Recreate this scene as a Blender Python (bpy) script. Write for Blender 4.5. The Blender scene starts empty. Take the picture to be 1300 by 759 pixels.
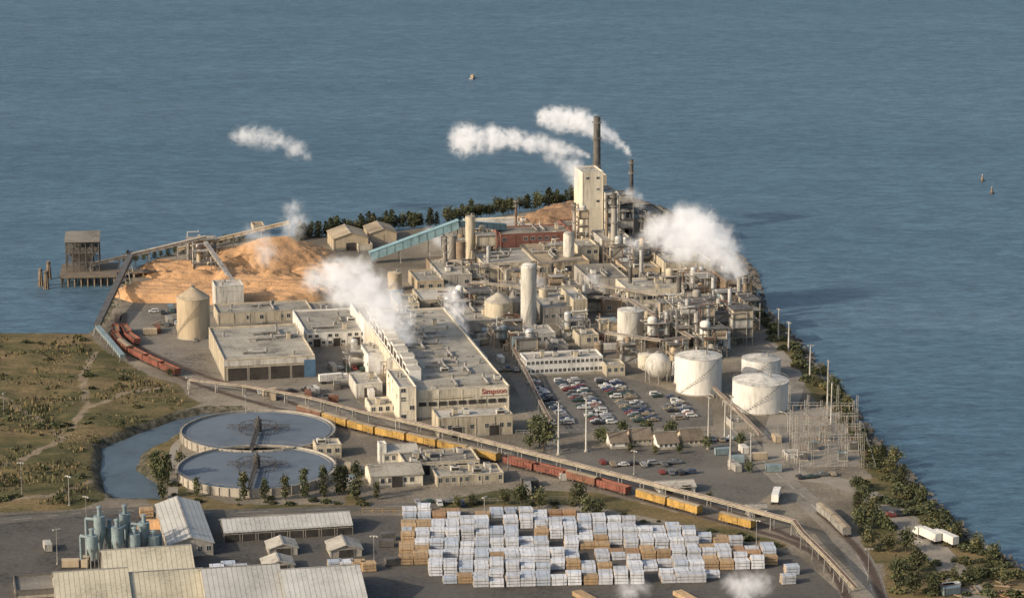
import bpy, math, random, bmesh
import numpy as np
from mathutils import Vector, Matrix, noise as mnoise
from math import radians, sin, cos, pi, sqrt, atan2, hypot
R = random.Random(11)
F = 3686.3; PITCH = radians(12.9); CH = 300.0; ROT = radians(12)
scene = bpy.context.scene
COL = scene.collection
scene.view_settings.view_transform = 'Standard'
scene.view_settings.look = 'None'
scene.view_settings.exposure = 0

# ---------- survey helpers: ground positions of the site ----------
def ray(px, py):
    x = (px-650)/F; y = -(py-379.5)/F
    return Vector((x, cos(PITCH)+sin(PITCH)*y, -sin(PITCH)+cos(PITCH)*y))
def G(px, py, z=0.0):
    d = ray(px, py); t = (z-CH)/d.z
    return Vector((d.x*t, d.y*t, z))
def AT(px, py, Y):
    d = ray(px, py); t = Y/d.y
    return Vector((d.x*t, Y, CH+d.z*t))
def SC(px, py):
    d = ray(px, py); return F/(-CH/d.z)
def DEP(px, py):
    p = G(px, py); return atan2(CH, hypot(p.x, p.y))
def HM(px, py, h): return h/(SC(px, py)*cos(DEP(px, py)))

# ---------- materials ----------
MC = {}
def M(name, col, rough=.8, var=.18, scale=.25, streak=1.0, metal=0.0, col2=None, rnd=.08, bump=0.0, fine=1.0, tiles=None, spec=.3):
    if name in MC: return MC[name]
    m = bpy.data.materials.new(name); m.use_nodes = True
    nt = m.node_tree; N = nt.nodes; L = nt.links
    b = N['Principled BSDF']; b.inputs['Roughness'].default_value = rough; b.inputs['Metallic'].default_value = metal
    b.inputs['Specular IOR Level'].default_value = spec
    tc = N.new('ShaderNodeTexCoord'); mp = N.new('ShaderNodeMapping'); mp.inputs['Scale'].default_value = (1, 1, streak)
    oi = N.new('ShaderNodeObjectInfo')
    cx = N.new('ShaderNodeVectorMath'); cx.operation = 'ADD'
    sc = N.new('ShaderNodeVectorMath'); sc.operation = 'SCALE'; sc.inputs['Scale'].default_value = 57.0
    cb = N.new('ShaderNodeCombineXYZ')
    for i in range(3): L.new(oi.outputs['Random'], cb.inputs[i])
    L.new(cb.outputs[0], sc.inputs[0]); L.new(tc.outputs['Object'], cx.inputs[0]); L.new(sc.outputs[0], cx.inputs[1])
    L.new(cx.outputs[0], mp.inputs['Vector'])
    n1 = N.new('ShaderNodeTexNoise'); n1.inputs['Scale'].default_value = scale; n1.inputs['Detail'].default_value = 6; n1.inputs['Roughness'].default_value = .65
    n2 = N.new('ShaderNodeTexNoise'); n2.inputs['Scale'].default_value = scale*7*fine; n2.inputs['Detail'].default_value = 3
    L.new(mp.outputs[0], n1.inputs['Vector']); L.new(mp.outputs[0], n2.inputs['Vector'])
    mx = N.new('ShaderNodeMath'); mx.operation = 'MULTIPLY_ADD'; mx.inputs[1].default_value = .35
    L.new(n2.outputs['Fac'], mx.inputs[0])
    m3 = N.new('ShaderNodeMath'); m3.operation = 'MULTIPLY'; m3.inputs[1].default_value = .65
    L.new(n1.outputs['Fac'], m3.inputs[0]); L.new(m3.outputs[0], mx.inputs[2])
    rp = N.new('ShaderNodeValToRGB')
    c2 = col2 or tuple(c*(1-2.2*var) for c in col)
    rp.color_ramp.elements[0].position = .36; rp.color_ramp.elements[0].color = (*c2, 1)
    rp.color_ramp.elements[1].position = .62; rp.color_ramp.elements[1].color = (*[min(1, c*(1+.5*var)) for c in col], 1)
    e = rp.color_ramp.elements.new(.47); e.color = (*[(a*.72+bb*.28) for a, bb in zip(col, c2)], 1)
    L.new(mx.outputs[0], rp.inputs[0])
    src = rp.outputs[0]
    if tiles:
        bt = N.new('ShaderNodeTexBrick'); bt.inputs['Scale'].default_value = 1.0
        bt.inputs['Brick Width'].default_value = tiles[0]; bt.inputs['Row Height'].default_value = tiles[1]
        bt.inputs['Mortar Size'].default_value = tiles[2]; bt.inputs['Mortar'].default_value = (tiles[3],)*3+(1,)
        bt.inputs['Color1'].default_value = (1, 1, 1, 1); bt.inputs['Color2'].default_value = (tiles[4],)*3+(1,)
        bt.offset = .3
        L.new(tc.outputs['Object'], bt.inputs['Vector'])
        mm = N.new('ShaderNodeMix'); mm.data_type = 'RGBA'; mm.blend_type = 'MULTIPLY'; mm.inputs[0].default_value = 1
        L.new(src, mm.inputs[6]); L.new(bt.outputs[0], mm.inputs[7]); src = mm.outputs[2]
    hv = N.new('ShaderNodeHueSaturation')
    mr = N.new('ShaderNodeMapRange'); mr.inputs[3].default_value = 1-rnd*1.5; mr.inputs[4].default_value = 1+rnd
    L.new(oi.outputs['Random'], mr.inputs[0]); L.new(mr.outputs[0], hv.inputs['Value'])
    L.new(src, hv.inputs['Color']); L.new(hv.outputs[0], b.inputs['Base Color'])
    if bump:
        bp = N.new('ShaderNodeBump'); bp.inputs['Distance'].default_value = bump; bp.inputs['Strength'].default_value = 1
        L.new(mx.outputs[0], bp.inputs['Height']); L.new(bp.outputs[0], b.inputs['Normal'])
    MC[name] = m
    return m

cream = M('cream_wall', (.54, .475, .36), streak=.12, var=.26, rnd=.14)
cream2 = M('pale_cream_wall', (.70, .635, .51), streak=.12, var=.2, rnd=.1)
tan = M('tan_wall', (.46, .38, .27), streak=.12)
white = M('white_paint', (.72, .70, .65), streak=.15, var=.16)
offwhite = M('weathered_white', (.54, .52, .47), streak=.12, var=.27, rnd=.12)
greyw = M('grey_wall', (.34, .32, .285), streak=.15, var=.24, rnd=.12)
darkw = M('dark_wall', (.15, .14, .125), streak=.15)
brick = M('red_brick', (.25, .115, .09), var=.2)
brown = M('brown_wall', (.25, .19, .135))
concrete = M('concrete', (.39, .355, .30), var=.22, streak=.2)
roofg = M('grey_roof', (.36, .335, .28), var=.26, scale=.07, tiles=(9, 6, .12, .72, .85), fine=2, rnd=.14)
roofd = M('dark_roof', (.24, .22, .185), var=.25, scale=.08, tiles=(8, 5, .12, .8, .85), fine=2)
roofl = M('light_roof', (.46, .43, .37), var=.24, scale=.08, tiles=(10, 6, .12, .75, .88), fine=2, rnd=.14)
rooft = M('tan_roof', (.39, .32, .225), var=.24, scale=.08, tiles=(10, 6, .12, .75, .88), fine=2)
metalroof = M('metal_roof', (.51, .475, .365), rough=.6, var=.16, scale=.09, tiles=(1.6, 60, .14, .6, .9), fine=2)
metalroof2 = M('pale_grey_metal_roof', (.50, .50, .47), rough=.6, var=.15, scale=.09, tiles=(1.6, 60, .14, .6, .9), fine=2)
glass = M('window_glass', (.055, .065, .075), rough=.15, var=.3)
darkopen = M('dark_opening', (.055, .05, .045), var=.3)
steel = M('galvanised_steel', (.33, .315, .29), rough=.6, var=.28, metal=.1, rnd=.15)
silver = M('silver_cladding', (.50, .50, .49), rough=.45, var=.2, metal=.3, rnd=.15)
steeld = M('dark_steel', (.115, .108, .10), rough=.6, var=.3)
rust = M('rusty_steel', (.19, .11, .08), var=.35)
cagem = M('basin_cage_steel', (.085, .08, .078), var=.3)
pipew = M('insulated_pipe', (.50, .48, .43), rough=.5)
bridgem = M('bridge_cladding', (.38, .335, .255), var=.28)
blue = M('blue_conveyor', (.23, .36, .40), rough=.6, var=.15)
bluew = M('blue_paint', (.09, .17, .27), rough=.6)
bluegrey = M('bluegrey_steel', (.21, .27, .29), rough=.5)
yellow = M('yellow_paint', (.44, .275, .08), rough=.7, var=.3, rnd=.15)
redp = M('oxide_red_paint', (.24, .09, .065), rough=.7, var=.28)
orangebr = M('brown_red_paint', (.21, .10, .065), rough=.7, var=.25)
tyre = M('black_rubber', (.035, .035, .035))
wood = M('timber', (.45, .32, .19), var=.2, scale=.8, rnd=.15)
wood2 = M('reddish_timber', (.41, .26, .155), var=.2, scale=.8, rnd=.15)
wrap = M('lumber_wrap', (.60, .62, .66), rough=.5, var=.18, scale=.5, rnd=.16)
wrapb = M('blue_lumber_wrap', (.46, .51, .58), rough=.5, var=.14, scale=.5, rnd=.12)
chips = M('wood_chips', (.55, .325, .165), var=.24, scale=.09, bump=.9, fine=1.6)
bark = M('bark_heap', (.27, .17, .10), var=.25, scale=.1, bump=.5)
asph = M('asphalt', (.14, .13, .112), var=.24, scale=.035, fine=3)
asphd = M('dark_asphalt', (.112, .104, .092), var=.28, scale=.03, fine=3)
roadl = M('pale_road', (.29, .26, .215), var=.25, scale=.05, fine=3)
conc_pad = M('concrete_yard', (.235, .21, .172), var=.28, scale=.04, fine=3)
linep = M('road_paint', (.5, .5, .46))
ballast = M('ballast', (.18, .155, .13), var=.3, scale=.3)
leafd = M('dark_foliage', (.055, .065, .036), rnd=.25, var=.3)
leafm = M('mid_foliage', (.082, .094, .045), rnd=.25, var=.3)
leafl = M('light_foliage', (.118, .125, .055), rnd=.25, var=.3)
leafy = M('yellow_foliage', (.19, .155, .07), rnd=.25, var=.3)
barkm = M('tree_bark', (.11, .085, .06))
drygr = M('dry_grass', (.22, .165, .09), var=.3)
drygr2 = M('olive_grass', (.13, .12, .058), var=.3)
rockm = M('riprap_rock', (.18, .165, .14), var=.3)
basinw = M('basin_water', (.135, .165, .20), rough=.6, var=.10, scale=.03, spec=.1)
canalw = M('canal_water', (.095, .13, .16), rough=.4, var=.2, scale=.05, spec=.2)
redsign = M('red_letter_paint', (.32, .06, .05), var=.1)
deckm = M('weathered_deck', (.20, .165, .125))
brownroof = M('brown_shingle_roof', (.18, .145, .11), var=.2)

# ---------- mesh builder ----------
class MB:
    def __init__(s): s.v = []; s.f = []; s.m = []; s.mats = []; s.sm = []
    def mi(s, m):
        if m not in s.mats: s.mats.append(m)
        return s.mats.index(m)
    def add(s, vs, fs, m, smooth=False):
        o = len(s.v); s.v += [tuple(v) for v in vs]; k = s.mi(m)
        for f in fs: s.f.append([i+o for i in f]); s.m.append(k); s.sm.append(smooth)
        return s
    def box(s, x0, y0, z0, x1, y1, z1, m):
        vs = [(x0,y0,z0),(x1,y0,z0),(x1,y1,z0),(x0,y1,z0),(x0,y0,z1),(x1,y0,z1),(x1,y1,z1),(x0,y1,z1)]
        return s.add(vs, [(0,3,2,1),(4,5,6,7),(0,1,5,4),(1,2,6,5),(2,3,7,6),(3,0,4,7)], m)
    def poly(s, pts, z, m):
        return s.add([(p[0], p[1], z) for p in pts], [tuple(range(len(pts)))], m)
    def cyl(s, x, y, z0, z1, r0, m, r1=None, n=16, top=True, bot=False):
        r1 = r0 if r1 is None else r1
        A = [2*pi*i/n for i in range(n)]
        vs = [(x+r0*cos(a), y+r0*sin(a), z0) for a in A]+[(x+r1*cos(a), y+r1*sin(a), z1) for a in A]
        s.add(vs, [(i, (i+1) % n, n+(i+1) % n, n+i) for i in range(n)], m, True)
        if top and r1 > .01: s.add(vs[n:], [tuple(range(n))], m)
        if bot: s.add(vs[:n], [tuple(range(n-1, -1, -1))], m)
        return s
    def dome(s, x, y, z, r, h, m, n=24, k=5):
        for j in range(k):
            a0, a1 = j/k*pi/2, (j+1)/k*pi/2
            s.cyl(x, y, z+h*sin(a0), z+h*sin(a1), r*cos(a0), m, max(r*cos(a1), .02), n, top=False)
        return s
    def tube(s, p, q, r, m, n=6, r1=None):
        p = Vector(p); q = Vector(q); d = q-p
        if d.length < 1e-4: return s
        d.normalize(); u = d.cross(Vector((0, 0, 1)))
        if u.length < .01: u = Vector((1, 0, 0))
        u.normalize(); w = d.cross(u); r1 = r if r1 is None else r1
        A = [2*pi*(i+.5)/n for i in range(n)]
        vs = [p+(u*cos(a)+w*sin(a))*r for a in A]+[q+(u*cos(a)+w*sin(a))*r1 for a in A]
        fs = [(i, (i+1) % n, n+(i+1) % n, n+i) for i in range(n)]
        s.add(vs, fs, m, n > 5)
        s.add(vs, [tuple(range(n-1, -1, -1)), tuple(range(n, 2*n))], m)
        return s
    def beam(s, p, q, w, h, m):
        p = Vector(p); q = Vector(q); d = (q-p).normalized(); u = d.cross(Vector((0, 0, 1)))
        if u.length < .01: u = Vector((1, 0, 0))
        u.normalize(); n = u.cross(d)
        vs = []
        for c in (p, q):
            for a, b in ((-1,-1),(1,-1),(1,1),(-1,1)): vs.append(c+u*a*w/2+n*b*h/2)
        return s.add(vs, [(0,3,2,1),(4,5,6,7),(0,1,5,4),(1,2,6,5),(2,3,7,6),(3,0,4,7)], m)
    def mesh(s, name):
        me = bpy.data.meshes.new(name); me.from_pydata(s.v, [], s.f)
        for m in s.mats: me.materials.append(m)
        me.polygons.foreach_set('material_index', s.m); me.polygons.foreach_set('use_smooth', s.sm)
        me.update(); return me

KIDS = {}
def setp(o, label, cat, group=None, kind=None):
    if len(label.split()) < 4: label += ' beside plant buildings'
    o['label'] = label; o['category'] = cat
    if group: o['group'] = group
    if kind: o['kind'] = kind
def thing(name, label, cat, loc, rot=0, group=None):
    o = bpy.data.objects.new(name, None); o.empty_display_size = 1; o.location = loc; o.rotation_euler = (0, 0, rot)
    COL.objects.link(o); setp(o, label, cat, group); KIDS[o] = []; return o
def part(par, name, mb, loc=(0, 0, 0), rz=0, label=None):
    me = mb.mesh(name) if isinstance(mb, MB) else mb
    o = bpy.data.objects.new(name, me); o.location = loc; o.rotation_euler = (0, 0, rz); COL.objects.link(o); o.parent = par
    if label: o['label'] = label
    KIDS.setdefault(par, []).append(o); return o
def solo(name, mb, label, cat, loc=(0, 0, 0), rot=0, group=None, kind=None):
    me = mb.mesh(name) if isinstance(mb, MB) else mb
    o = bpy.data.objects.new(name, me); o.location = loc; o.rotation_euler = (0, 0, rot); COL.objects.link(o)
    if kind == 'structure': o['kind'] = kind
    else: setp(o, label, cat, group, kind)
    return o
def clone(src, loc, rot=0, scale=1, label=None):
    n = src.copy(); n.location = loc; n.rotation_euler = (0, 0, rot)
    if scale != 1: n.scale = (scale, scale, scale)
    if label: n['label'] = label
    COL.objects.link(n); KIDS[n] = []
    for c in KIDS.get(src, []):
        k = c.copy(); k.parent = n; COL.objects.link(k); KIDS[n].append(k)
    return n

# ---------- terrain ----------
def sdist(P, poly):
    poly = np.array(poly); n = len(poly); d = np.full(len(P), 1e9); ins = np.zeros(len(P), bool)
    for i in range(n):
        a = poly[i]; b = poly[(i+1) % n]; e = b-a; w = P-a
        t = np.clip((w@e)/max(e@e, 1e-9), 0, 1); q = w-np.outer(t, e)
        d = np.minimum(d, np.hypot(q[:, 0], q[:, 1]))
        c = ((a[1] > P[:, 1]) != (b[1] > P[:, 1]))
        xi = a[0]+(P[:, 1]-a[1])/((b[1]-a[1]) if abs(b[1]-a[1]) > 1e-9 else 1e-9)*(b[0]-a[0])
        ins ^= c & (P[:, 0] < xi)
    return np.where(ins, -d, d)
def W(pts): return [tuple(G(*p)[:2]) for p in pts]
shore = [(-60,421),(0,420),(60,420),(112,420),(128,400),(138,375),(152,358),(172,335),(205,322),(240,308),(300,300),(400,297),(500,292),(600,278),(690,262),(735,250),(800,246),(850,262),(890,290),(930,318),(955,345),(968,388),(1010,430),(1062,490),(1110,555),(1155,605),(1205,655),(1240,688),(1305,718),(1400,752),(1500,800)]
land = W(shore)+[(420, 680), (-520, 680), (-520, 1165)]
slough = W([(130,562),(172,545),(225,526),(262,518),(300,517),(302,524),(262,530),(238,538),(208,556),(180,570),(172,590),(204,610),(205,630),(150,628),(132,618),(127,590)])
xs = np.arange(-500, 400, 2.8); ys = np.arange(690, 1640, 2.8)
X, Y = np.meshgrid(xs, ys); P = np.stack([X.ravel(), Y.ravel()], 1)
sd = sdist(P, land); ss = sdist(P, slough)
nz = np.array([mnoise.noise(Vector((x*.12, y*.12, 0))) for x, y in P])
sd = sd+nz*2.0; ss = ss+nz*.8
Z = -np.clip((sd+3.6)*.6, 0, 7); Z = np.minimum(Z, -np.clip((-ss+2.5)*.8, 0, 5))
grass = [W([(-300,421),(0,421),(112,423),(128,442),(192,478),(228,488),(240,505),(258,512),(225,522),(150,553),(130,565),(126,600),(134,634),(100,646),(0,650),(-300,660)]),
         W([(258,540),(232,560),(225,600),(240,625),(300,640),(440,640),(430,610),(470,640),(250,650),(190,640),(168,590),(176,568),(215,553)]),
         W([(966,388),(1010,430),(1062,490),(1110,555),(1155,605),(1240,688),(1400,752),(1350,800),(1250,790),(1195,705),(1140,660),(1122,620),(1078,575),(1030,500),(992,445),(960,400)]),
         W([(1076,608),(1125,608),(1140,660),(1135,715),(1100,715)]), W([(1115,680),(1200,700),(1300,745),(1340,800),(1150,800),(1125,760)]),
         W([(640,620),(760,625),(900,660),(1000,690),(1000,698),(880,668),(740,640),(560,645),(560,636)])]
gm = np.zeros(len(P))
for g in grass: gm = np.maximum(gm, np.clip(.5-sdist(P, g)/5, 0, 1))
bk = np.clip((sd+7)/5, 0, 1); bk = np.maximum(bk, np.clip((-ss+6)/5, 0, 1)*(ss < 6))
field = np.clip(-sdist(P, grass[0])/14, 0, 1)
Z = Z + field*(nz*.8+.7+np.array([mnoise.noise(Vector((x*.04, y*.03, 5))) for x, y in P])*1.4)*(ss > 4)
trk = np.zeros(len(P))
for line in [[(-60,600),(20,588),(80,560),(110,520),(105,480),(120,448)], [(-60,500),(10,510),(60,540),(80,560)], [(110,520),(160,500),(215,490)], [(-60,640),(60,632),(120,610)]]:
    pl_ = [np.array(G(*q_)[:2]) for q_ in line]
    for a, b in zip(pl_, pl_[1:]):
        e = b-a; w_ = P-a; t_ = np.clip((w_@e)/(e@e), 0, 1); q_ = w_-np.outer(t_, e); dd_ = np.hypot(q_[:, 0], q_[:, 1]); trk = np.maximum(trk, np.clip(.85-dd_/4.5, 0, 1))
keep = (sd < 16)
idx = np.arange(len(P)).reshape(X.shape); kk = keep.reshape(X.shape)
q = kk[:-1, :-1] & kk[1:, :-1] & kk[:-1, 1:] & kk[1:, 1:]
a = idx[:-1, :-1][q]; b_ = idx[:-1, 1:][q]; c = idx[1:, 1:][q]; d = idx[1:, :-1][q]
me = bpy.data.meshes.new('ground')
me.from_pydata(np.column_stack([P, Z]).tolist(), [], np.column_stack([a, b_, c, d]).tolist())
at = me.color_attributes.new('zone', 'FLOAT_COLOR', 'POINT')
cc = np.column_stack([gm, bk, trk, np.ones(len(P))]).astype(np.float32); at.data.foreach_set('color', cc.ravel())
me.polygons.foreach_set('use_smooth', [True]*len(me.polygons))
gmat = bpy.data.materials.new('ground_surface'); gmat.use_nodes = True
nt = gmat.node_tree; N = nt.nodes; L = nt.links; bs = N['Principled BSDF']; bs.inputs['Roughness'].default_value = .95; bs.inputs['Specular IOR Level'].default_value = .1
tc = N.new('ShaderNodeTexCoord')
def noi(sc, det=6, rough=.6, vec=None, dist=0):
    n = N.new('ShaderNodeTexNoise'); n.inputs['Scale'].default_value = sc; n.inputs['Detail'].default_value = det; n.inputs['Roughness'].default_value = rough; n.inputs['Distortion'].default_value = dist
    L.new(vec or tc.outputs['Object'], n.inputs['Vector']); return n.outputs['Fac']
def ramp(f, st):
    r = N.new('ShaderNodeValToRGB'); e = r.color_ramp.elements
    e[0].position, e[0].color = st[0][0], (*st[0][1], 1); e[1].position, e[1].color = st[-1][0], (*st[-1][1], 1)
    for p_, c_ in st[1:-1]: x = e.new(p_); x.color = (*c_, 1)
    L.new(f, r.inputs[0]); return r.outputs[0]
def mix(f, a, b):
    m = N.new('ShaderNodeMix'); m.data_type = 'RGBA'; L.new(f, m.inputs[0]); L.new(a, m.inputs[6]); L.new(b, m.inputs[7]); return m.outputs[2]
def mulc(a, b, f=1.0):
    m = N.new('ShaderNodeMix'); m.data_type = 'RGBA'; m.blend_type = 'MULTIPLY'; m.inputs[0].default_value = f; L.new(a, m.inputs[6]); L.new(b, m.inputs[7]); return m.outputs[2]
base = ramp(noi(.022, 8, .65), [(.35, (.138, .122, .098)), (.5, (.205, .18, .142)), (.62, (.29, .255, .20))])
mpg = N.new('ShaderNodeMapping'); mpg.inputs['Rotation'].default_value = (0, 0, .5); mpg.inputs['Scale'].default_value = (.5, 1, 1); L.new(tc.outputs['Object'], mpg.inputs[0])
gr = ramp(noi(.035, 10, .75, mpg.outputs[0], .4), [(.36, (.054, .058, .028)), (.46, (.10, .094, .045)), (.55, (.175, .135, .07)), (.67, (.26, .185, .105))])
rk = ramp(noi(.35, 5, .7), [(.35, (.045, .045, .03)), (.5, (.09, .083, .058)), (.65, (.18, .16, .125))])
dirt = ramp(noi(.2, 5, .7), [(.3, (.20, .16, .11)), (.7, (.30, .24, .17))])
ca = N.new('ShaderNodeVertexColor'); ca.layer_name = 'zone'
sp = N.new('ShaderNodeSeparateColor'); L.new(ca.outputs[0], sp.inputs[0])
def sharp(x, sc):
    m = N.new('ShaderNodeMath'); m.operation = 'ADD'; L.new(x, m.inputs[0])
    n = N.new('ShaderNodeMath'); n.operation = 'MULTIPLY_ADD'; n.inputs[1].default_value = 1.2; n.inputs[2].default_value = -.6
    L.new(noi(sc, 5, .7), n.inputs[0]); L.new(n.outputs[0], m.inputs[1])
    r = N.new('ShaderNodeMapRange'); r.inputs[1].default_value = .4; r.inputs[2].default_value = .6; L.new(m.outputs[0], r.inputs[0]); return r.outputs[0]
c1 = mix(sharp(sp.outputs[0], .12), base, gr); c1 = mix(sharp(sp.outputs[2], .15), c1, dirt); c2 = mix(sharp(sp.outputs[1], .3), c1, rk)
fn = ramp(noi(.9, 4, .7), [(.3, (.65, .65, .65)), (.7, (1.25, 1.25, 1.25))])
L.new(mulc(c2, fn), bs.inputs['Base Color'])
bp = N.new('ShaderNodeBump'); bp.inputs['Distance'].default_value = .5; bp.inputs['Strength'].default_value = .7; L.new(noi(.5, 6, .7), bp.inputs['Height']); L.new(bp.outputs[0], bs.inputs['Normal'])
me.materials.append(gmat)
o = bpy.data.objects.new('ground', me); COL.objects.link(o); o['kind'] = 'structure'

# water
wm = bpy.data.materials.new('sea_water'); wm.use_nodes = True
nt = wm.node_tree; N = nt.nodes; L = nt.links; bs = N['Principled BSDF']
tc = N.new('ShaderNodeTexCoord')
bs.inputs['Roughness'].default_value = .35; bs.inputs['IOR'].default_value = 1.33
mp = N.new('ShaderNodeMapping'); mp.inputs['Rotation'].default_value = (0, 0, .3); mp.inputs['Scale'].default_value = (.4, 1, 1); L.new(tc.outputs['Object'], mp.inputs[0])
mp2 = N.new('ShaderNodeMapping'); mp2.inputs['Rotation'].default_value = (0, 0, -.12); mp2.inputs['Scale'].default_value = (.10, 1, 1); L.new(tc.outputs['Object'], mp2.inputs[0])
big = ramp(noi(.0045, 7, .6, mp2.outputs[0], .5), [(.32, (.055, .112, .170)), (.5, (.068, .130, .188)), (.66, (.088, .152, .208))])
mid = ramp(noi(.05, 5, .75, mp.outputs[0]), [(.3, (.86, .87, .88)), (.5, (1, 1, 1)), (.7, (1.15, 1.14, 1.13))])
fin = ramp(noi(.24, 4, .85, mp.outputs[0]), [(.32, (.55, .58, .61)), (.5, (1, 1, 1)), (.68, (1.55, 1.5, 1.44))])
L.new(mulc(mulc(big, mid), fin), bs.inputs['Base Color'])
bp = N.new('ShaderNodeBump'); bp.inputs['Distance'].default_value = 1.2; bp.inputs['Strength'].default_value = .75; L.new(noi(.2, 6, .75, mp.outputs[0]), bp.inputs['Height']); L.new(bp.outputs[0], bs.inputs['Normal'])
mb = MB(); mb.poly([(-14000, -3000), (14000, -3000), (14000, 24000), (-14000, 24000)], -2.2, wm)
solo('sea_water', mb, '', '', kind='structure')
mb = MB(); mb.poly([tuple(G(*p)[:2]) for p in [(118,555),(172,538),(232,518),(262,510),(306,510),(308,530),(270,538),(215,562),(188,574),(182,590),(214,608),(212,636),(140,636),(116,600)]], -2.1, canalw); solo('canal_water', mb, '', '', kind='structure')

# ---------- paved sheets ----------
def sheet(name, pts, z, m):
    mb = MB(); mb.poly(W(pts), z, m); return solo(name, mb, '', '', kind='structure')
def smooth_line(pl, k=6):
    out = []
    n = len(pl)
    for i in range(n-1):
        p0 = pl[max(i-1, 0)]; p1 = pl[i]; p2 = pl[i+1]; p3 = pl[min(i+2, n-1)]
        for j in range(k):
            t = j/k
            out.append(.5*((2*p1)+(-p0+p2)*t+(2*p0-5*p1+4*p2-p3)*t*t+(-p0+3*p1-3*p2+p3)*t**3))
    out.append(pl[-1]); return out
def offs(pl, dist):
    out = []
    for i, p in enumerate(pl):
        d = (pl[min(i+1, len(pl)-1)]-pl[max(i-1, 0)]); d.z = 0; d.normalize()
        out.append(Vector((p.x-d.y*dist, p.y+d.x*dist, p.z)))
    return out
def strip(name, pts, w, z, m):
    pl = smooth_line([G(*p) for p in pts]); a = offs(pl, w/2); b = offs(pl, -w/2)
    mb = MB(); n = len(pl)
    mb.add([(p.x, p.y, z) for p in a]+[(p.x, p.y, z) for p in b], [(i, n+i, n+i+1, i+1) for i in range(n-1)], m)
    solo(name, mb, '', '', kind='structure'); return pl
sheet('lumber_yard_asphalt', [(-260,655),(0,654),(110,648),(190,642),(300,654),(520,654),(720,646),(860,668),(1015,706),(1075,760),(1110,840),(-300,840)], .03, asphd)
sheet('parking_lot', [(662,480),(775,474),(868,500),(905,520),(905,540),(775,548),(690,548)], .03, asph)
sheet('mill_yard_pavement', [(650,575),(900,560),(985,560),(1010,600),(960,640),(890,650),(760,610),(660,585)], .03, asph)
sheet('storage_yard_pavement', [(310,498),(440,500),(520,545),(660,580),(430,530),(330,514)], .03, conc_pad)
sheet('chip_yard_pavement', [(145,440),(160,395),(400,380),(450,440),(440,495),(250,492)], .03, conc_pad)
sheet('substation_gravel', [(1002,520),(1060,515),(1098,590),(1008,595)], .03, roadl)
strip('access_road', [(975,440),(1005,480),(995,520),(985,565),(1010,602),(1065,612),(1130,645),(1180,690),(1240,760),(1290,820)], 10, .06, roadl)
strip('yard_road', [(930,545),(985,600),(1030,640),(1085,700),(1110,760),(1120,840)], 9, .05, conc_pad)
strip('site_road', [(-60,668),(60,655),(150,648),(300,650),(560,640)], 7, .07, asph)
strip('mill_road', [(445,480),(440,510),(520,560),(640,590)], 8, .07, asph)
strip('mill_road', [(655,475),(720,600),(760,618)], 6, .065, conc_pad)
strip('basin_path', [(218,640),(222,600),(224,565),(262,542)], 3.5, .05, roadl)
def lanes(pts, off, z, m, w=.18, dash=0):
    pl = smooth_line([G(*p) for p in pts]); a = offs(pl, off+w/2); b = offs(pl, off-w/2); mb = MB(); n = len(pl)
    fs = [(i, n+i, n+i+1, i+1) for i in range(n-1) if not dash or i % 2 == 0]
    mb.add([(p.x, p.y, z) for p in a]+[(p.x, p.y, z) for p in b], fs, m); solo('road_marking', mb, '', '', kind='structure')
lanes([(930,545),(985,600),(1030,640),(1085,700),(1110,760),(1120,840)], 0, .06, linep, .2, 1)
lanes([(-60,668),(60,655),(150,648),(300,650),(560,640)], 0, .08, linep, .2, 1)

# ---------- buildings ----------
def winmesh(w, h, fr=offwhite):
    mb = MB(); t = .12
    mb.box(-w/2, -.08, 0, w/2, .02, t, fr); mb.box(-w/2, -.08, h-t, w/2, .02, h, fr)
    mb.box(-w/2, -.08, t, -w/2+t, .02, h-t, fr); mb.box(w/2-t, -.08, t, w/2, .02, h-t, fr); mb.box(-.04, -.07, t, .04, .02, h-t, fr)
    mb.box(-w/2+t, -.045, t, w/2-t, .015, h-t, glass); return mb.mesh('window')
def doormesh(w, h, m):
    mb = MB(); mb.box(-w/2-.2, -.1, 0, -w/2, .0, h+.2, concrete); mb.box(w/2, -.1, 0, w/2+.2, 0, h+.2, concrete); mb.box(-w/2, -.1, h, w/2, 0, h+.2, concrete)
    k = max(2, int(h/1.2))
    for i in range(k): mb.box(-w/2, -.06-.02*(i % 2), h*i/k, w/2, -.002, h*(i+1)/k-.03, m)
    return mb.mesh('door')
def ventmesh(k):
    mb = MB()
    if k == 0:
        mb.cyl(0, 0, 0, 1.2, .5, steel, n=10); mb.cyl(0, 0, 1.2, 1.7, .9, steel, .3, n=10)
    elif k == 1:
        mb.box(-1.6, -1.1, .3, 1.6, 1.1, 1.9, offwhite); mb.box(-1.4, -1.15, .6, 1.4, -1.1, 1.6, darkopen); mb.cyl(0, 0, 1.9, 2.2, .8, steeld, n=12)
        mb.box(-1.4, -.9, 0, -1.1, .9, .3, steeld); mb.box(1.1, -.9, 0, 1.4, .9, .3, steeld)
    elif k == 2:
        mb.box(-.8, -.8, 0, .8, .8, 2.6, cream); mb.box(-1, -1, 2.6, 1, 1, 2.8, steel)
    elif k == 3:
        mb.box(-1.5, -.9, 0, 1.5, .9, .35, steel); mb.box(-1.35, -.75, .35, 1.35, .75, .5, roofl)
    else:
        mb.tube((-5, 0, .9), (5, 0, .9), .55, steel, 8)
        for x in (-4, 0, 4): mb.box(x-.15, -.6, 0, x+.15, .6, .4, steeld)
        mb.tube((5, 0, .9), (5, 0, 2.6), .55, steel, 8)
    return mb.mesh('roof_vent')
VM = [ventmesh(i) for i in range(5)]
VN = ['roof_vent', 'air_handling_unit', 'exhaust_stack', 'skylight', 'roof_duct']
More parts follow.
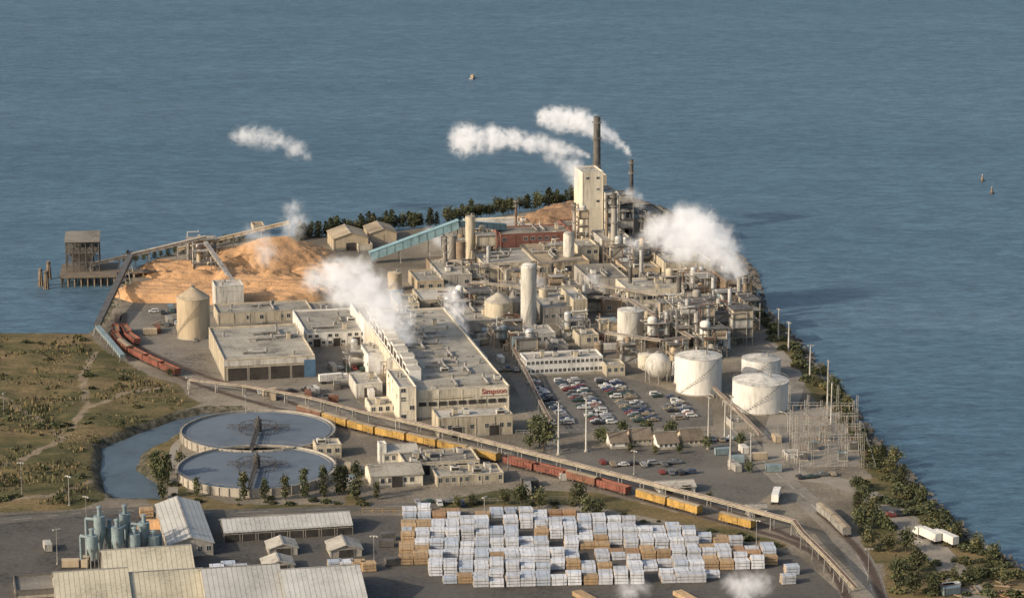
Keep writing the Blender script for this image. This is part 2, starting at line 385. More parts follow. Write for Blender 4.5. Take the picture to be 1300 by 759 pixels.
def building(px, py, w, d, h, wall=cream, roof=roofg, label='cream industrial building', name='factory_building', rot=ROT, win=None, lwin=None, doors=None, kind='flat', vents=3, ribs=6.5, z=0, cat='building', doorm=darkopen, bands=True, skip=.1, pitch=.32):
    p = G(px, py); s = SC(px, py); hh = HM(px, py, h); dd = (G(px, py-d).y-p.y)/cos(rot); ww = w/s
    t = thing(name, label, cat, (p.x, p.y, z), rot)
    w, d, h = ww, dd, hh
    mb = MB(); k = .3
    if kind == 'flat':
        mb.box(0, 0, 0, w, k, h, wall); mb.box(0, d-k, 0, w, d, h, wall); mb.box(0, k, 0, k, d-k, h, wall); mb.box(w-k, k, 0, w, d-k, h, wall)
    else:
        mb.box(0, 0, 0, w, d, h, wall)
    if ribs:
        n = max(1, int(w/ribs)); m_ = max(1, int(d/ribs))
        if n < 40:
            for i in range(n+1): x = min(max(w*i/n, .2), w-.2); mb.box(x-.18, -.16, 0, x+.18, 0, h-.5, wall)
        if m_ < 60:
            for i in range(m_+1): y = min(max(d*i/m_, .2), d-.2); mb.box(-.16, y-.18, 0, 0, y+.18, h-.5, wall)
    mb.box(-.05, -.05, 0, w+.05, 0, .9, concrete); mb.box(-.05, 0, 0, 0, d, .9, concrete)
    if bands and h > 9:
        for zz in np.arange(4.5, h-2, 4.5): mb.box(-.09, -.09, zz, w, 0, zz+.25, wall); mb.box(-.09, 0, zz, 0, d, zz+.25, wall)
    rm = MB()
    if kind == 'flat':
        rm.box(k, k, h-1.0, w-k, d-k, h-.55, roof)
        part(t, 'roof', rm)
        cm = MB(); c_ = .42
        cm.box(-.1, -.1, h, w+.1, c_-.1, h+.18, wall); cm.box(-.1, d-c_+.1, h, w+.1, d+.1, h+.18, wall); cm.box(-.1, c_-.1, h, c_-.1, d-c_+.1, h+.18, wall); cm.box(w-c_+.1, c_-.1, h, w+.1, d-c_+.1, h+.18, wall)
        part(t, 'coping', cm)
    else:
        ax = kind[-1]; rise = (d if ax == 'x' else w)*.5*pitch; ov = .5
        if ax == 'x':
            mb.add([(0,0,h),(0,d,h),(0,d/2,h+rise)], [(0,2,1)], wall); mb.add([(w,0,h),(w,d,h),(w,d/2,h+rise)], [(0,1,2)], wall)
            sl = rise/(d/2)
            rm.add([(-ov,-ov,h-ov*sl+.05),(w+ov,-ov,h-ov*sl+.05),(w+ov,d/2,h+rise+.05),(-ov,d/2,h+rise+.05),(-ov,d+ov,h-ov*sl+.05),(w+ov,d+ov,h-ov*sl+.05),
                    (-ov,-ov,h-ov*sl+.3),(w+ov,-ov,h-ov*sl+.3),(w+ov,d/2,h+rise+.3),(-ov,d/2,h+rise+.3),(-ov,d+ov,h-ov*sl+.3),(w+ov,d+ov,h-ov*sl+.3)],
                   [(6,7,8,9),(9,8,11,10),(0,1,7,6),(4,10,11,5),(0,6,9,3),(3,9,10,4),(1,2,8,7),(2,5,11,8),(0,3,2,1),(3,4,5,2)], roof)
            rm.box(-ov, d/2-.3, h+rise+.25, w+ov, d/2+.3, h+rise+.42, steel)
        else:
            mb.add([(0,0,h),(w,0,h),(w/2,0,h+rise)], [(0,1,2)], wall); mb.add([(0,d,h),(w,d,h),(w/2,d,h+rise)], [(0,2,1)], wall)
            sl = rise/(w/2)
            rm.add([(-ov,-ov,h-ov*sl+.05),(-ov,d+ov,h-ov*sl+.05),(w/2,d+ov,h+rise+.05),(w/2,-ov,h+rise+.05),(w+ov,d+ov,h-ov*sl+.05),(w+ov,-ov,h-ov*sl+.05),
                    (-ov,-ov,h-ov*sl+.3),(-ov,d+ov,h-ov*sl+.3),(w/2,d+ov,h+rise+.3),(w/2,-ov,h+rise+.3),(w+ov,d+ov,h-ov*sl+.3),(w+ov,-ov,h-ov*sl+.3)],
                   [(6,9,8,7),(9,11,10,8),(0,6,7,1),(4,10,11,5),(0,3,9,6),(3,5,11,9),(1,7,8,2),(2,8,10,4),(0,1,2,3),(3,2,4,5)], roof)
            rm.box(w/2-.3, -ov, h+rise+.25, w/2+.3, d+ov, h+rise+.42, steel)
        part(t, 'roof', rm)
    part(t, 'wall', mb)
    if win:
        rows, cols, ww_, wh_ = (list(win)+[None, None])[:4]
        ww_ = ww_ or min(2.2, w/cols*.6); fh = h/rows; wh_ = wh_ or min(1.9, fh*.5)
        wmsh = winmesh(ww_, wh_)
        for r in range(rows):
            for c_ in range(cols):
                if R.random() > skip: part(t, 'window', wmsh, ((c_+.5)*w/cols, -.005, fh*(r+.38)))
    if lwin:
        rows, cols = lwin[:2]; ww_ = min(2.2, d/cols*.6); fh = h/rows; wh_ = min(1.9, fh*.5); wmsh = winmesh(ww_, wh_)
        for r in range(rows):
            for c_ in range(cols):
                if R.random() > skip: part(t, 'window', wmsh, (-.005, (c_+.5)*d/cols, fh*(r+.38)), -pi/2)
    if doors:
        n, dw, dh = doors; dm = doormesh(dw, dh, doorm)
        for i in range(n): part(t, 'door', dm, ((i+.5)*w/n, -.17, 0))
    if kind == 'flat' and min(w, d) > 5:
        for i in range(vents):
            k_ = R.choice([0, 0, 1, 2, 3, 3] + ([4, 4] if min(w, d) > 14 else [])); mg = 6 if k_ == 4 else 2.4
            part(t, VN[k_], VM[k_], (R.uniform(mg, w-mg), R.uniform(mg, d-mg), h-.55), R.choice([0, pi/2]))
    return t, w, d, h
def recess(t, w, h, zs, m=darkopen):
    for f in zs:
        mb = MB(); mb.box(w*.12, -.24, h*f, w*.88, -.165, h*f+min(2.2, h*.07), m); part(t, 'dark_opening', mb)

# warehouse + left group
t, w, d, h = building(285,484,116,42,27,cream,roofg,'warehouse with grey flat roof and dark loading doors',vents=12,bands=False,name='warehouse',ribs=7)
dm = doormesh(8, 5.4, darkopen)
for i in range(4): part(t, 'loading_door', dm, (5.5+i*w*.235, -.17, 0))
mb = MB(); mb.box(-.25, -.28, 6.3, w+.1, -.17, 8.6, offwhite); part(t, 'fascia', mb)
mb = MB(); mb.box(w-4.5, -.4, 0, w+.2, -.29, 7.5, bluew); part(t, 'blue_panel', mb)
building(277,413,120,12,15,cream,roofg,'long low beige storage building beside wood chip pile',win=(1,14),vents=5,skip=.4)
building(390,441,76,30,17,white,roofg,'white walled workshop with grey roof',win=(2,9),vents=7,doors=(3,3,3.5))
building(400,412,62,14,14,cream,roofd,'low cream building with dark flat roof',win=(1,7),vents=3)
building(274,395,36,8,31,offwhite,roofl,'pale square equipment house beside chip pile',vents=2)
building(424,319,44,11,15,tan,rooft,'tan gabled shed near shoreline trees',kind='gabley',doors=(1,5,4),name='gabled_shed')
building(470,309,34,10,12,tan,rooft,'small tan gabled shed near shoreline trees',kind='gabley',name='gabled_shed')
building(455,320,18,8,9,cream2,rooft,'small white lean shed near shoreline trees',vents=0,name='shed')
building(322,294,14,5,7,tan,rooft,'small tan hut on the chip yard shore',vents=0,name='shed')
# main mill
t, w, d, h = building(527,533,122,104,37,cream2,roofg,'long cream paper machine building with broad grey roof',win=None,vents=48,ribs=8)
mb = MB(); L0 = d*.12
for i in range(14):
    y0 = L0+i*(d*.86-L0)/14; y1 = y0+(d*.86-L0)/14-1.2; zz = 4.0+(i % 3)*1.0
    mb.box(.6, y0, h-.55, 5.5, y1, h+zz, white); mb.box(.45, y0+.8, h+1, .6, y1-.8, h+zz-1.2, darkopen); mb.box(.4, y0, h+zz, 5.7, y1, h+zz+.25, roofl)
part(t, 'roof_monitor', mb)
mb = MB()
for i in range(9):
    x = 3+i*(w-6)/8; mb.box(x-1.5, -.25, 5.4, x+1.5, -.17, 7.0, darkopen)
mb.box(2, -.3, 8.1, w*.6, -.17, 8.4, tan); part(t, 'louvre', mb)
for i in range(9):
    mb = MB(); y = 6+i*(d-12)/8+R.uniform(-2, 2); x0 = R.uniform(8, 14); x1 = R.uniform(w*.6, w-3)
    mb.box(x0, y, h-.55, x1, y+R.uniform(.6, 1.6), h+R.uniform(-.1, .5), R.choice([roofd, roofg, roofl])); part(t, 'roof_ridge', mb)
fc = bpy.data.curves.new('lettering', 'FONT'); fc.body = 'Simpson'; fc.size = 3.0; fc.extrude = .05; fc.align_x = 'RIGHT'; fc.offset = .03
fo = bpy.data.objects.new('lettering', fc); COL.objects.link(fo); bpy.context.view_layer.update()
tm = bpy.data.meshes.new_from_object(fo.evaluated_get(bpy.context.evaluated_depsgraph_get())); bpy.data.objects.remove(fo)
tm.materials.clear(); tm.materials.append(redsign)
mb = MB(); mb.box(w-11.9, -.3, h-3.5, w-.4, -.17, h-.2, cream2); part(t, 'sign_board', mb)
so = part(t, 'sign_lettering', tm, (w-1.0, -.38, h-2.7)); so.rotation_euler = (pi/2, 0, 0); so['label'] = 'red painted company name lettering'
building(507,536,22,24,44,cream2,roofl,'narrow white stair tower block beside mill',vents=2,lwin=(4,3),win=(4,2),skip=.5)
building(557,556,96,12,25,cream,roofl,'low cream annex in front of mill',vents=6,win=(1,10),doors=(2,4,4))
building(452,505,34,14,17,offwhite,roofl,'white machinery annex with ducts',vents=4,doors=(1,4,4))
building(470,527,36,10,12,cream2,roofg,'low cream annex building',vents=3,win=(1,4))
building(468,478,26,16,26,white,roofl,'white tall fan house beside mill',vents=3,lwin=(3,4),skip=.5)
building(463,440,22,26,30,white,roofl,'white ventilation block along mill wall',vents=4,win=(3,3),skip=.5)
building(535,392,66,14,11,cream,roofl,'pale roofed building behind mill',vents=4)
building(598,470,22,60,14,offwhite,roofg,'low grey roofed lean-to along mill',vents=5)
building(590,420,44,24,12,greyw,roofg,'grey roofed plant building',vents=5)
# centre group
building(602,300,134,14,8,cream2,roofl,'long low building with pale roof',vents=6,win=(1,12))
building(636,326,92,10,28,brick,roofd,'dark red brick mill building with windows',win=(2,10),vents=4,lwin=(2,2),skip=.2)
building(614,355,68,18,20,cream,roofl,'cream process building with broad pale roof',win=(1,8),vents=6,skip=.3)
building(684,354,66,24,20,tan,rooft,'tan roofed plant building with dark openings',win=(1,6,3.4,2.8),vents=7,skip=.15)
building(690,413,42,26,22,greyw,roofl,'stepped grey plant building',win=(1,5),vents=5,lwin=(1,4),skip=.3)
building(728,413,18,16,32,cream,roofl,'cream plant block with plain walls',vents=2)
building(672,440,34,10,16,offwhite,roofl,'small white process building',win=(1,4),vents=2)
building(668,478,100,9,21,white,roofl,'white two storey office with window rows',win=(2,17,1.4,1.5),lwin=(2,3),vents=8,name='office_building',ribs=None,skip=.02)
building(560,368,40,16,18,greyw,roofg,'grey plant building with broad roof',vents=4,win=(1,3))
building(748,376,50,18,22,greyw,roofd,'grey plant building with dark flat roof',vents=5,win=(1,5),skip=.4)
building(797,390,74,14,22,cream2,roofl,'cream plant building with window row',win=(1,9,2.4,1.8),vents=8,lwin=(1,3),skip=.1)
t, w, d, h = building(845,362,60,16,28,cream,roofg,'cream plant building beside steam vent',vents=6); recess(t, w, h, (.25, .6))
building(795,360,44,12,18,tan,roofg,'tan low plant building with flat roof',win=(1,5),vents=4,skip=.3)
t, w, d, h = building(921,392,34,16,36,brown,roofg,'brown grey plant building near shore',vents=4); recess(t, w, h, (.2, .5, .78))
building(872,402,44,14,16,greyw,roofl,'low grey control building with flat roof',win=(1,6),vents=4)
building(530,372,34,14,15,tan,roofg,'tan plant building with grey roof',vents=3,win=(1,3))
building(606,385,22,8,12,greyw,roofd,'small grey plant shed',vents=2)
building(735,440,26,8,14,cream,roofg,'small cream pump house',win=(1,3),vents=1)
building(770,478,24,7,14,cream,roofg,'small cream shed beside lot',vents=1,win=(1,3))
building(505,400,28,12,14,cream,roofg,'small cream yard building',vents=2,win=(1,3))
building(570,335,28,10,14,offwhite,roofl,'small pale plant building',vents=2)
for (px, py, w_, d_, h_, wl, rf, lb) in [(646,446,22,8,10,brown,roofg,'small brown plant shed'),(700,450,22,8,11,greyw,roofd,'small grey plant shed'),(768,400,22,8,18,brown,roofg,'small brown plant shed'),(870,372,28,9,20,brown,roofg,'small brown plant building'),(720,385,20,8,20,concrete,roofd,'small concrete plant building'),(652,384,20,7,15,greyw,roofg,'small grey pump building'),(822,376,20,8,22,darkw,roofd,'dark clad plant block'),(548,352,22,8,16,brown,roofg,'small brown plant shed')]:
    building(px,py,w_,d_,h_,wl,rf,lb,vents=2,win=(1, max(2, w_//8)),skip=.4)
# boiler house cluster
building(739,322,27,9,102,cream2,roofl,'tall cream boiler house tower',win=(7,2,1.8,1.3),lwin=(6,1),vents=2,name='boiler_house',skip=.6)
building(752,308,18,9,84,cream,roofg,'upper cream boiler house block behind tower',vents=1,name='boiler_house')
t, w, d, h = building(768,322,17,10,76,offwhite,roofl,'pale stepped boiler house block',vents=1,name='boiler_house'); recess(t, w, h, (.3, .45, .6, .75, .9))
t, w, d, h = building(787,316,16,10,64,greyw,roofl,'grey stepped boiler house block',vents=1,name='boiler_house'); recess(t, w, h, (.3, .5, .7, .86))
building(802,318,26,14,40,greyw,roofg,'grey precipitator building',vents=3,win=(2,3),skip=.5)
building(824,304,18,10,34,darkw,roofd,'dark steel clad plant tower',vents=1)
t, w, d, h = building(764,338,38,12,34,offwhite,roofg,'pale boiler annex',vents=4,lwin=(2,2),skip=.4); recess(t, w, h, (.25, .62))
building(803,342,34,14,24,tan,roofg,'tan turbine hall block',vents=3,win=(1,5),skip=.2)
building(718,305,20,8,18,brick,roofd,'small red building below boiler house',vents=1,win=(2,3))
building(735,342,26,10,28,cream,roofl,'cream lower boiler house block',vents=2,win=(2,3),skip=.4)
# near basin offices
building(515,604,96,16,15,cream,roofd,'cream workshop with dark flat roof',win=(1,12),vents=11,doors=(2,4,3.6))
building(555,618,86,12,13,cream,roofg,'low cream workshop with grey roof',win=(1,10),vents=7)
building(472,620,66,14,15,cream2,roofg,'white walled workshop with gabled grey roof',kind='gablex',win=(1,7),doors=(1,4,4),name='workshop')
building(487,590,44,10,14,offwhite,roofl,'small white gabled pump building',kind='gablex',win=(1,5),name='workshop')
building(402,582,32,8,16,cream,roofl,'cream pump house between round basins',vents=2,win=(1,3),name='pump_house')
building(482,590,9,4,26,white,roofl,'slim white tower',vents=0,name='small_tower')
for (px, wl, wd, yy) in [(776, white, 22, 570), (803, tan, 26, 566), (836, white, 26, 571), (868, cream, 26, 567)]:
    building(px,yy,wd,9,8,wl,brownroof,'small house with brown gabled roof near car park',kind='gablex',win=(1,4),name='small_house',pitch=.55,ribs=None)
building(838,628,46,8,8,offwhite,roofl,'small white storage shed beside tracks',kind='gablex',doors=(2,3,3),name='shed')
building(952,657,22,5,11,white,roofl,'small white gabled hut near road',kind='gablex',doors=(1,2.4,2.6),name='shed')
building(930,545,24,8,9,greyw,roofd,'small dark shed beside tanks',vents=1,name='shed')
building(1000,585,20,6,8,offwhite,roofl,'small pale control hut by substation',vents=1,name='shed',win=(1,3))
# foreground-left sawmill
building(215,708,56,52,16,greyw,metalroof2,'sawmill building with ribbed metal roof',kind='gabley',name='sawmill_building',win=(1,5))
building(134,742,112,26,13,greyw,metalroof,'sawmill shed with ribbed tan metal roof',kind='gablex',name='sawmill_building',win=(1,10),pitch=.42)
building(74,785,92,38,15,greyw,metalroof,'sawmill shed with ribbed tan metal roof',kind='gablex',name='sawmill_building',doors=(3,5,3.5),pitch=.42)
building(170,778,92,34,12,greyw,metalroof,'sawmill shed with lower ribbed tan metal roof',kind='gablex',name='sawmill_building',doors=(3,5,3.5),pitch=.42)
building(266,790,98,48,16,greyw,metalroof2,'timber shed with pale grey ribbed metal roof',kind='gablex',name='sawmill_building',doors=(3,5,3.5),pitch=.38)
building(368,790,100,46,17,greyw,metalroof2,'timber shed with pale grey ribbed metal roof',kind='gablex',name='sawmill_building',doors=(3,5,3.5),pitch=.38)
building(286,688,162,16,12,darkw,metalroof2,'long open lumber shed with grey metal roof',kind='gablex',name='lumber_shed',doors=(8,6,2.6),pitch=.34)
building(342,706,36,10,9,greyw,roofl,'small gabled lumber kiln shed',kind='gabley',name='lumber_shed',doors=(1,5,2.6))
building(336,728,38,10,9,greyw,roofl,'small gabled lumber kiln shed',kind='gabley',name='lumber_shed',doors=(1,5,2.6))
building(420,708,40,12,9,greyw,roofl,'small pale gabled lumber shed',kind='gabley',name='lumber_shed',doors=(1,5,2.6))
building(20,760,50,20,10,darkw,roofd,'dark roofed timber deck shed',vents=0,name='lumber_shed')
# pier
def pier():
    a = G(84, 348, 3); t = thing('loading_pier', 'timber loading pier on piles with dark hopper frame', 'pier', (a.x, a.y, 0), radians(6))
    mb = MB(); mb.box(-3, -6, 2.2, 24, 24, 3.0, deckm); mb.box(24, 2, 2.2, 60, 8, 3.0, deckm); part(t, 'deck', mb)
    pm = MB(); pm.cyl(0, 0, -6, 2.2, .35, brown, n=6); pme = pm.mesh('pile')
    for i in range(9):
        for j in range(6): part(t, 'pile', pme, (-2+i*3.1, -5+j*5.6, 0))
    for i in range(8): part(t, 'pile', pme, (28+i*4.2, 2.5, 0)); part(t, 'pile', pme, (28+i*4.2, 7.5, 0))
    mb = MB()
    for i in range(6):
        for j in range(4): x = i*3.1; y = 4+j*5; mb.box(x-.2, y-.2, 3, x+.2, y+.2, 17.2, steeld)
    for z_ in (7.5, 12, 17):
        for j in range(4): mb.box(-.3, 3.9+j*5, z_, 15.8, 4.15+j*5, z_+.45, steeld)
        for i in range(6): mb.box(i*3.1-.12, 4, z_, i*3.1+.12, 19, z_+.4, steeld)
    for i in range(5): mb.beam((i*3.1, 4, 3 if i % 2 else 7.5), (i*3.1+3.1, 4, 7.5 if i % 2 else 3), .2, .2, steeld); mb.beam((i*3.1, 4, 12 if i % 2 else 17), (i*3.1+3.1, 4, 17 if i % 2 else 12), .2, .2, steeld)
    part(t, 'hopper_frame', mb)
    mb = MB(); mb.add([(1,6,12),(14.5,6,12),(14.5,17,12),(1,17,12),(5,9,5),(10,9,5),(10,14,5),(5,14,5)], [(0,1,5,4),(1,2,6,5),(2,3,7,6),(3,0,4,7),(4,5,6,7)], darkw); mb.box(.6, 5.6, 12.1, 15, 17.4, 14.5, darkw); part(t, 'hopper', mb)
    mb = MB(); mb.add([(-.6,3,17.6),(16.1,3,17.6),(16.1,20,19.5),(-.6,20,19.5),(-.6,3,17.9),(16.1,3,17.9),(16.1,20,19.8),(-.6,20,19.8)], [(0,3,2,1),(4,5,6,7),(0,1,5,4),(1,2,6,5),(2,3,7,6),(3,0,4,7)], roofd); part(t, 'hopper_roof', mb)
    for k, (x, y) in enumerate([(-9, -8), (-12, -2), (-9, 14)]):
        p = Matrix.Translation(t.location) @ Matrix.Rotation(radians(6), 4, 'Z') @ Vector((x, y, 0)); m2 = MB()
        for i in range(7): aa = i*2*pi/7; m2.tube((1.4*cos(aa), 1.4*sin(aa), -6), (.5*cos(aa), .5*sin(aa), 6.5), .3, brown, 6)
        m2.cyl(0, 0, 5.4, 6.0, 1.1, steeld, n=10)
        solo('mooring_dolphin', m2, 'cluster of timber mooring piles standing in water', 'mooring pile', (p.x, p.y, 0), group='mooring piles by the pier')
pier()

# ---------- tanks ----------
def tank(px, py, r, h, shell=white, rf=None, label='white storage tank', roof='cone', name='storage_tank', bands=3, stair=True, z=0):
    s = SC(px, py); rr = r/s; hh = HM(px, py, h); p = G(px, py)
    rf = rf or shell
    t = thing(name, label, 'tank', (p.x, p.y+rr, z), R.uniform(-.4, .4))
    mb = MB(); mb.cyl(0, 0, 0, hh, rr, shell, n=40, top=False); mb.cyl(0, 0, 0, .4, rr+.4, concrete, n=40)
    for i in range(1, bands+1): zz = hh*i/bands; mb.cyl(0, 0, zz-.3, zz-.1, rr+.07, shell, n=40, top=False)
    part(t, 'shell', mb)
    mb = MB()
    if roof == 'cone': mb.cyl(0, 0, hh, hh+rr*.22, rr+.1, rf, .05, n=40, top=False)
    elif roof == 'steep': mb.cyl(0, 0, hh, hh+rr*.6, rr+.1, rf, rr*.15, n=40); mb.cyl(0, 0, hh+rr*.6, hh+rr*.6+1, rr*.12, steel, n=10)
    elif roof == 'dome': mb.dome(0, 0, hh, rr, rr*.5, rf, n=32)
    else: mb.cyl(0, 0, hh-.2, hh-.05, rr-.05, rf, n=40)
    mb.cyl(rr*.3, -rr*.2, hh, hh+rr*.2+.9, .35, steel, n=8); part(t, 'roof', mb)
    mb = MB(); n = max(10, int(rr*2.2))
    for i in range(n):
        a0 = 2*pi*i/n; a1 = 2*pi*(i+1)/n; q = lambda a, z_: ((rr-.1)*cos(a), (rr-.1)*sin(a), z_)
        mb.tube(q(a0, hh), q(a0, hh+1.1), .05, steel, 4); mb.tube(q(a0, hh+1.1), q(a1, hh+1.1), .05, steel, 4)
    part(t, 'handrail', mb)
    if stair:
        mb = MB(); m_ = max(6, int(hh/.7))
        for i in range(m_):
            sp_ = min(1.9, hh/rr*1.3); a0 = -2.4+i/m_*sp_; zz = hh*(i+.5)/m_; c_, s_ = cos(a0), sin(a0)
            mb.tube((rr*c_, rr*s_, zz), ((rr+.9)*c_, (rr+.9)*s_, zz), .13, steeld, 4)
            a1 = a0+sp_/m_
            mb.tube(((rr+.9)*c_, (rr+.9)*s_, zz+.6), ((rr+.9)*cos(a1), (rr+.9)*sin(a1), zz+.6+hh/m_), .06, steeld, 4)
        part(t, 'stair', mb)
    mb = MB(); mb.tube((rr*.5, -rr*.9, 1), (rr*.7, -rr*.9-3, 1), .3, steel, 8); mb.tube((rr*.7, -rr*.9-3, 1), (rr*.7, -rr*.9-3, .2), .3, steel, 8); part(t, 'outlet_pipe', mb)
    return t
tank(968,527,36,36,white,offwhite,'large white storage tank with shallow roof')
tank(968,484,25,24,white,offwhite,'white storage tank beside larger tank')
tank(876,490,19,34,white,offwhite,'white storage tank with stair')
tank(889,503,29,45,white,offwhite,'tall white storage tank beside pipe rack')
tank(820,470,10,18,cream2,cream2,'small cream tank')
tank(914,447,14,24,white,concrete,'white tank with domed top','dome')
tank(801,437,17,40,offwhite,offwhite,'white process tank near parking','cone')
tank(633,414,18,28,cream,concrete,'cream tank with steep conical roof','steep')
tank(652,408,12,24,concrete,concrete,'concrete tank with conical roof','steep')
tank(671,415,10,74,offwhite,offwhite,'tall slim white bleaching tower','dome',name='process_tower')
tank(597,338,6,62,cream,cream,'tall cream digester tower','flat',name='process_tower')
tank(573,346,8,46,greyw,greyw,'dark grey digester tower','cone',name='process_tower')
tank(585,348,6,40,brown,brown,'brown process tower','cone',name='process_tower')
tank(690,398,6,30,cream,cream,'small cream tower','cone',name='process_tower')
tank(722,345,7,46,offwhite,offwhite,'pale process tower','dome',name='process_tower')
tank(244,432,21,50,tan,tan,'beige chip silo with conical top','steep',name='storage_silo')
tank(862,478,8,16,white,white,'small white tank')
tank(948,430,8,24,concrete,concrete,'small grey tank','dome')
tank(928,437,7,18,cream,cream,'small cream tank','dome')
tank(501,370,9,22,tan,tan,'tan tank beside chip pile','cone')
tank(723,470,6,14,white,white,'small white tank')
for (px, py, r_, h_) in [(782,398,7,20),(850,430,8,18),(870,430,6,22),(885,425,7,14),(705,395,6,14),(590,392,7,16),(838,398,6,14),(735,418,6,16),(822,408,6,18),(905,455,7,16),(655,432,6,14),(760,452,6,14),(640,335,5,16),(615,372,6,14)]:
    tank(px,py,r_,h_,R.choice([greyw,offwhite,cream,silver,tan,brown]),None,R.choice(['small cylindrical tank among pipework','upright process tank among plant buildings']),R.choice(['cone','dome','flat']),stair=False,bands=2)
# tall slim process columns
for (px, py, r_, h_, m_) in [(872,438,3,56,silver),(884,445,3.5,46,steel),(898,440,2.6,52,silver),(912,425,3,44,offwhite),(926,420,2.6,52,silver),(938,405,3,50,steel),(905,398,2.6,44,silver),(862,392,3,40,steeld),(890,380,2.6,40,silver),(846,440,2.6,42,silver),(832,430,3,36,steel),(814,365,2.6,46,silver),(742,398,3,34,silver),(700,368,2.6,32,steeld),(620,352,2.6,38,silver),(800,380,2.4,40,steeld)]:
    tank(px,py,r_,h_,m_,None,'tall slim process column among pipe racks','dome',name='process_column',bands=4,stair=False)
p = G(836, 488); s_ = SC(836, 488); rr = 16.5/s_; t = thing('spherical_tank', 'pale spherical pressure tank standing on legs', 'tank', (p.x, p.y+rr, 0), 0)
mb = MB(); mb.dome(0, 0, rr+1.5, rr, rr, offwhite, 32, 8)
for j in range(8):
    a0, a1 = j/8*pi/2, (j+1)/8*pi/2; mb.cyl(0, 0, rr+1.5-rr*sin(a1), rr+1.5-rr*sin(a0), max(rr*cos(a1), .02), offwhite, rr*cos(a0), 32, top=False)
part(t, 'sphere', mb)
for i in range(8): lg = MB(); aa = i*pi/4; lg.tube((rr*.95*cos(aa), rr*.95*sin(aa), 0), (rr*.95*cos(aa), rr*.95*sin(aa), rr+1.5), .22, steel, 6); part(t, 'leg', lg)
mb = MB(); mb.cyl(0, 0, 2*rr+1.4, 2*rr+2.2, .9, steel, n=10); part(t, 'hatch', mb)

# ---------- chimneys ----------
def stack(px, py, r, h, m, label, top=steeld):
    s = SC(px, py); rr = r/s; hh = HM(px, py, h); p = G(px, py)
    t = thing('chimney', label, 'chimney', (p.x, p.y, 0), 0)
    mb = MB(); mb.cyl(0, 0, 0, hh*.8, rr*1.25, m, rr, n=20, top=False); part(t, 'shaft', mb)
    mb = MB(); mb.cyl(0, 0, hh*.8, hh, rr, top, rr*.95, n=20, top=False); mb.cyl(0, 0, hh-1, hh-.1, rr*.8, darkopen, n=20); part(t, 'crown', mb)
    mb = MB()
    for f in (.35, .6, .82, .95):
        mb.cyl(0, 0, hh*f, hh*f+.2, rr+.8, steel, n=16, bot=True)
        for i in range(12):
            a = i*pi/6; mb.tube(((rr+.7)*cos(a), (rr+.7)*sin(a), hh*f), ((rr+.7)*cos(a), (rr+.7)*sin(a), hh*f+1.2), .06, steel, 4)
    part(t, 'platform', mb)
stack(757,303,4.6,153,steeld,'tall dark steel chimney behind boiler house')
stack(801,300,2.4,97,steeld,'slim dark chimney beside boiler house')
stack(779,338,3.6,92,greyw,'grey exhaust duct stack beside boiler house')
stack(770,332,1.8,80,brown,'brown vertical duct beside boiler house')
stack(729,318,2.2,60,steel,'slim grey vent stack')
stack(946,398,3,48,brown,'short brown vent stack by shore')
stack(788,345,2,52,steel,'thin steel vent stack')
stack(566,352,2,52,steeld,'thin dark vent stack')
stack(655,300,1.3,46,rust,'thin rusty vent stack near shoreline trees')
stack(868,402,1.6,44,steel,'thin steel vent stack')
stack(814,320,1.8,48,steeld,'thin dark vent stack')

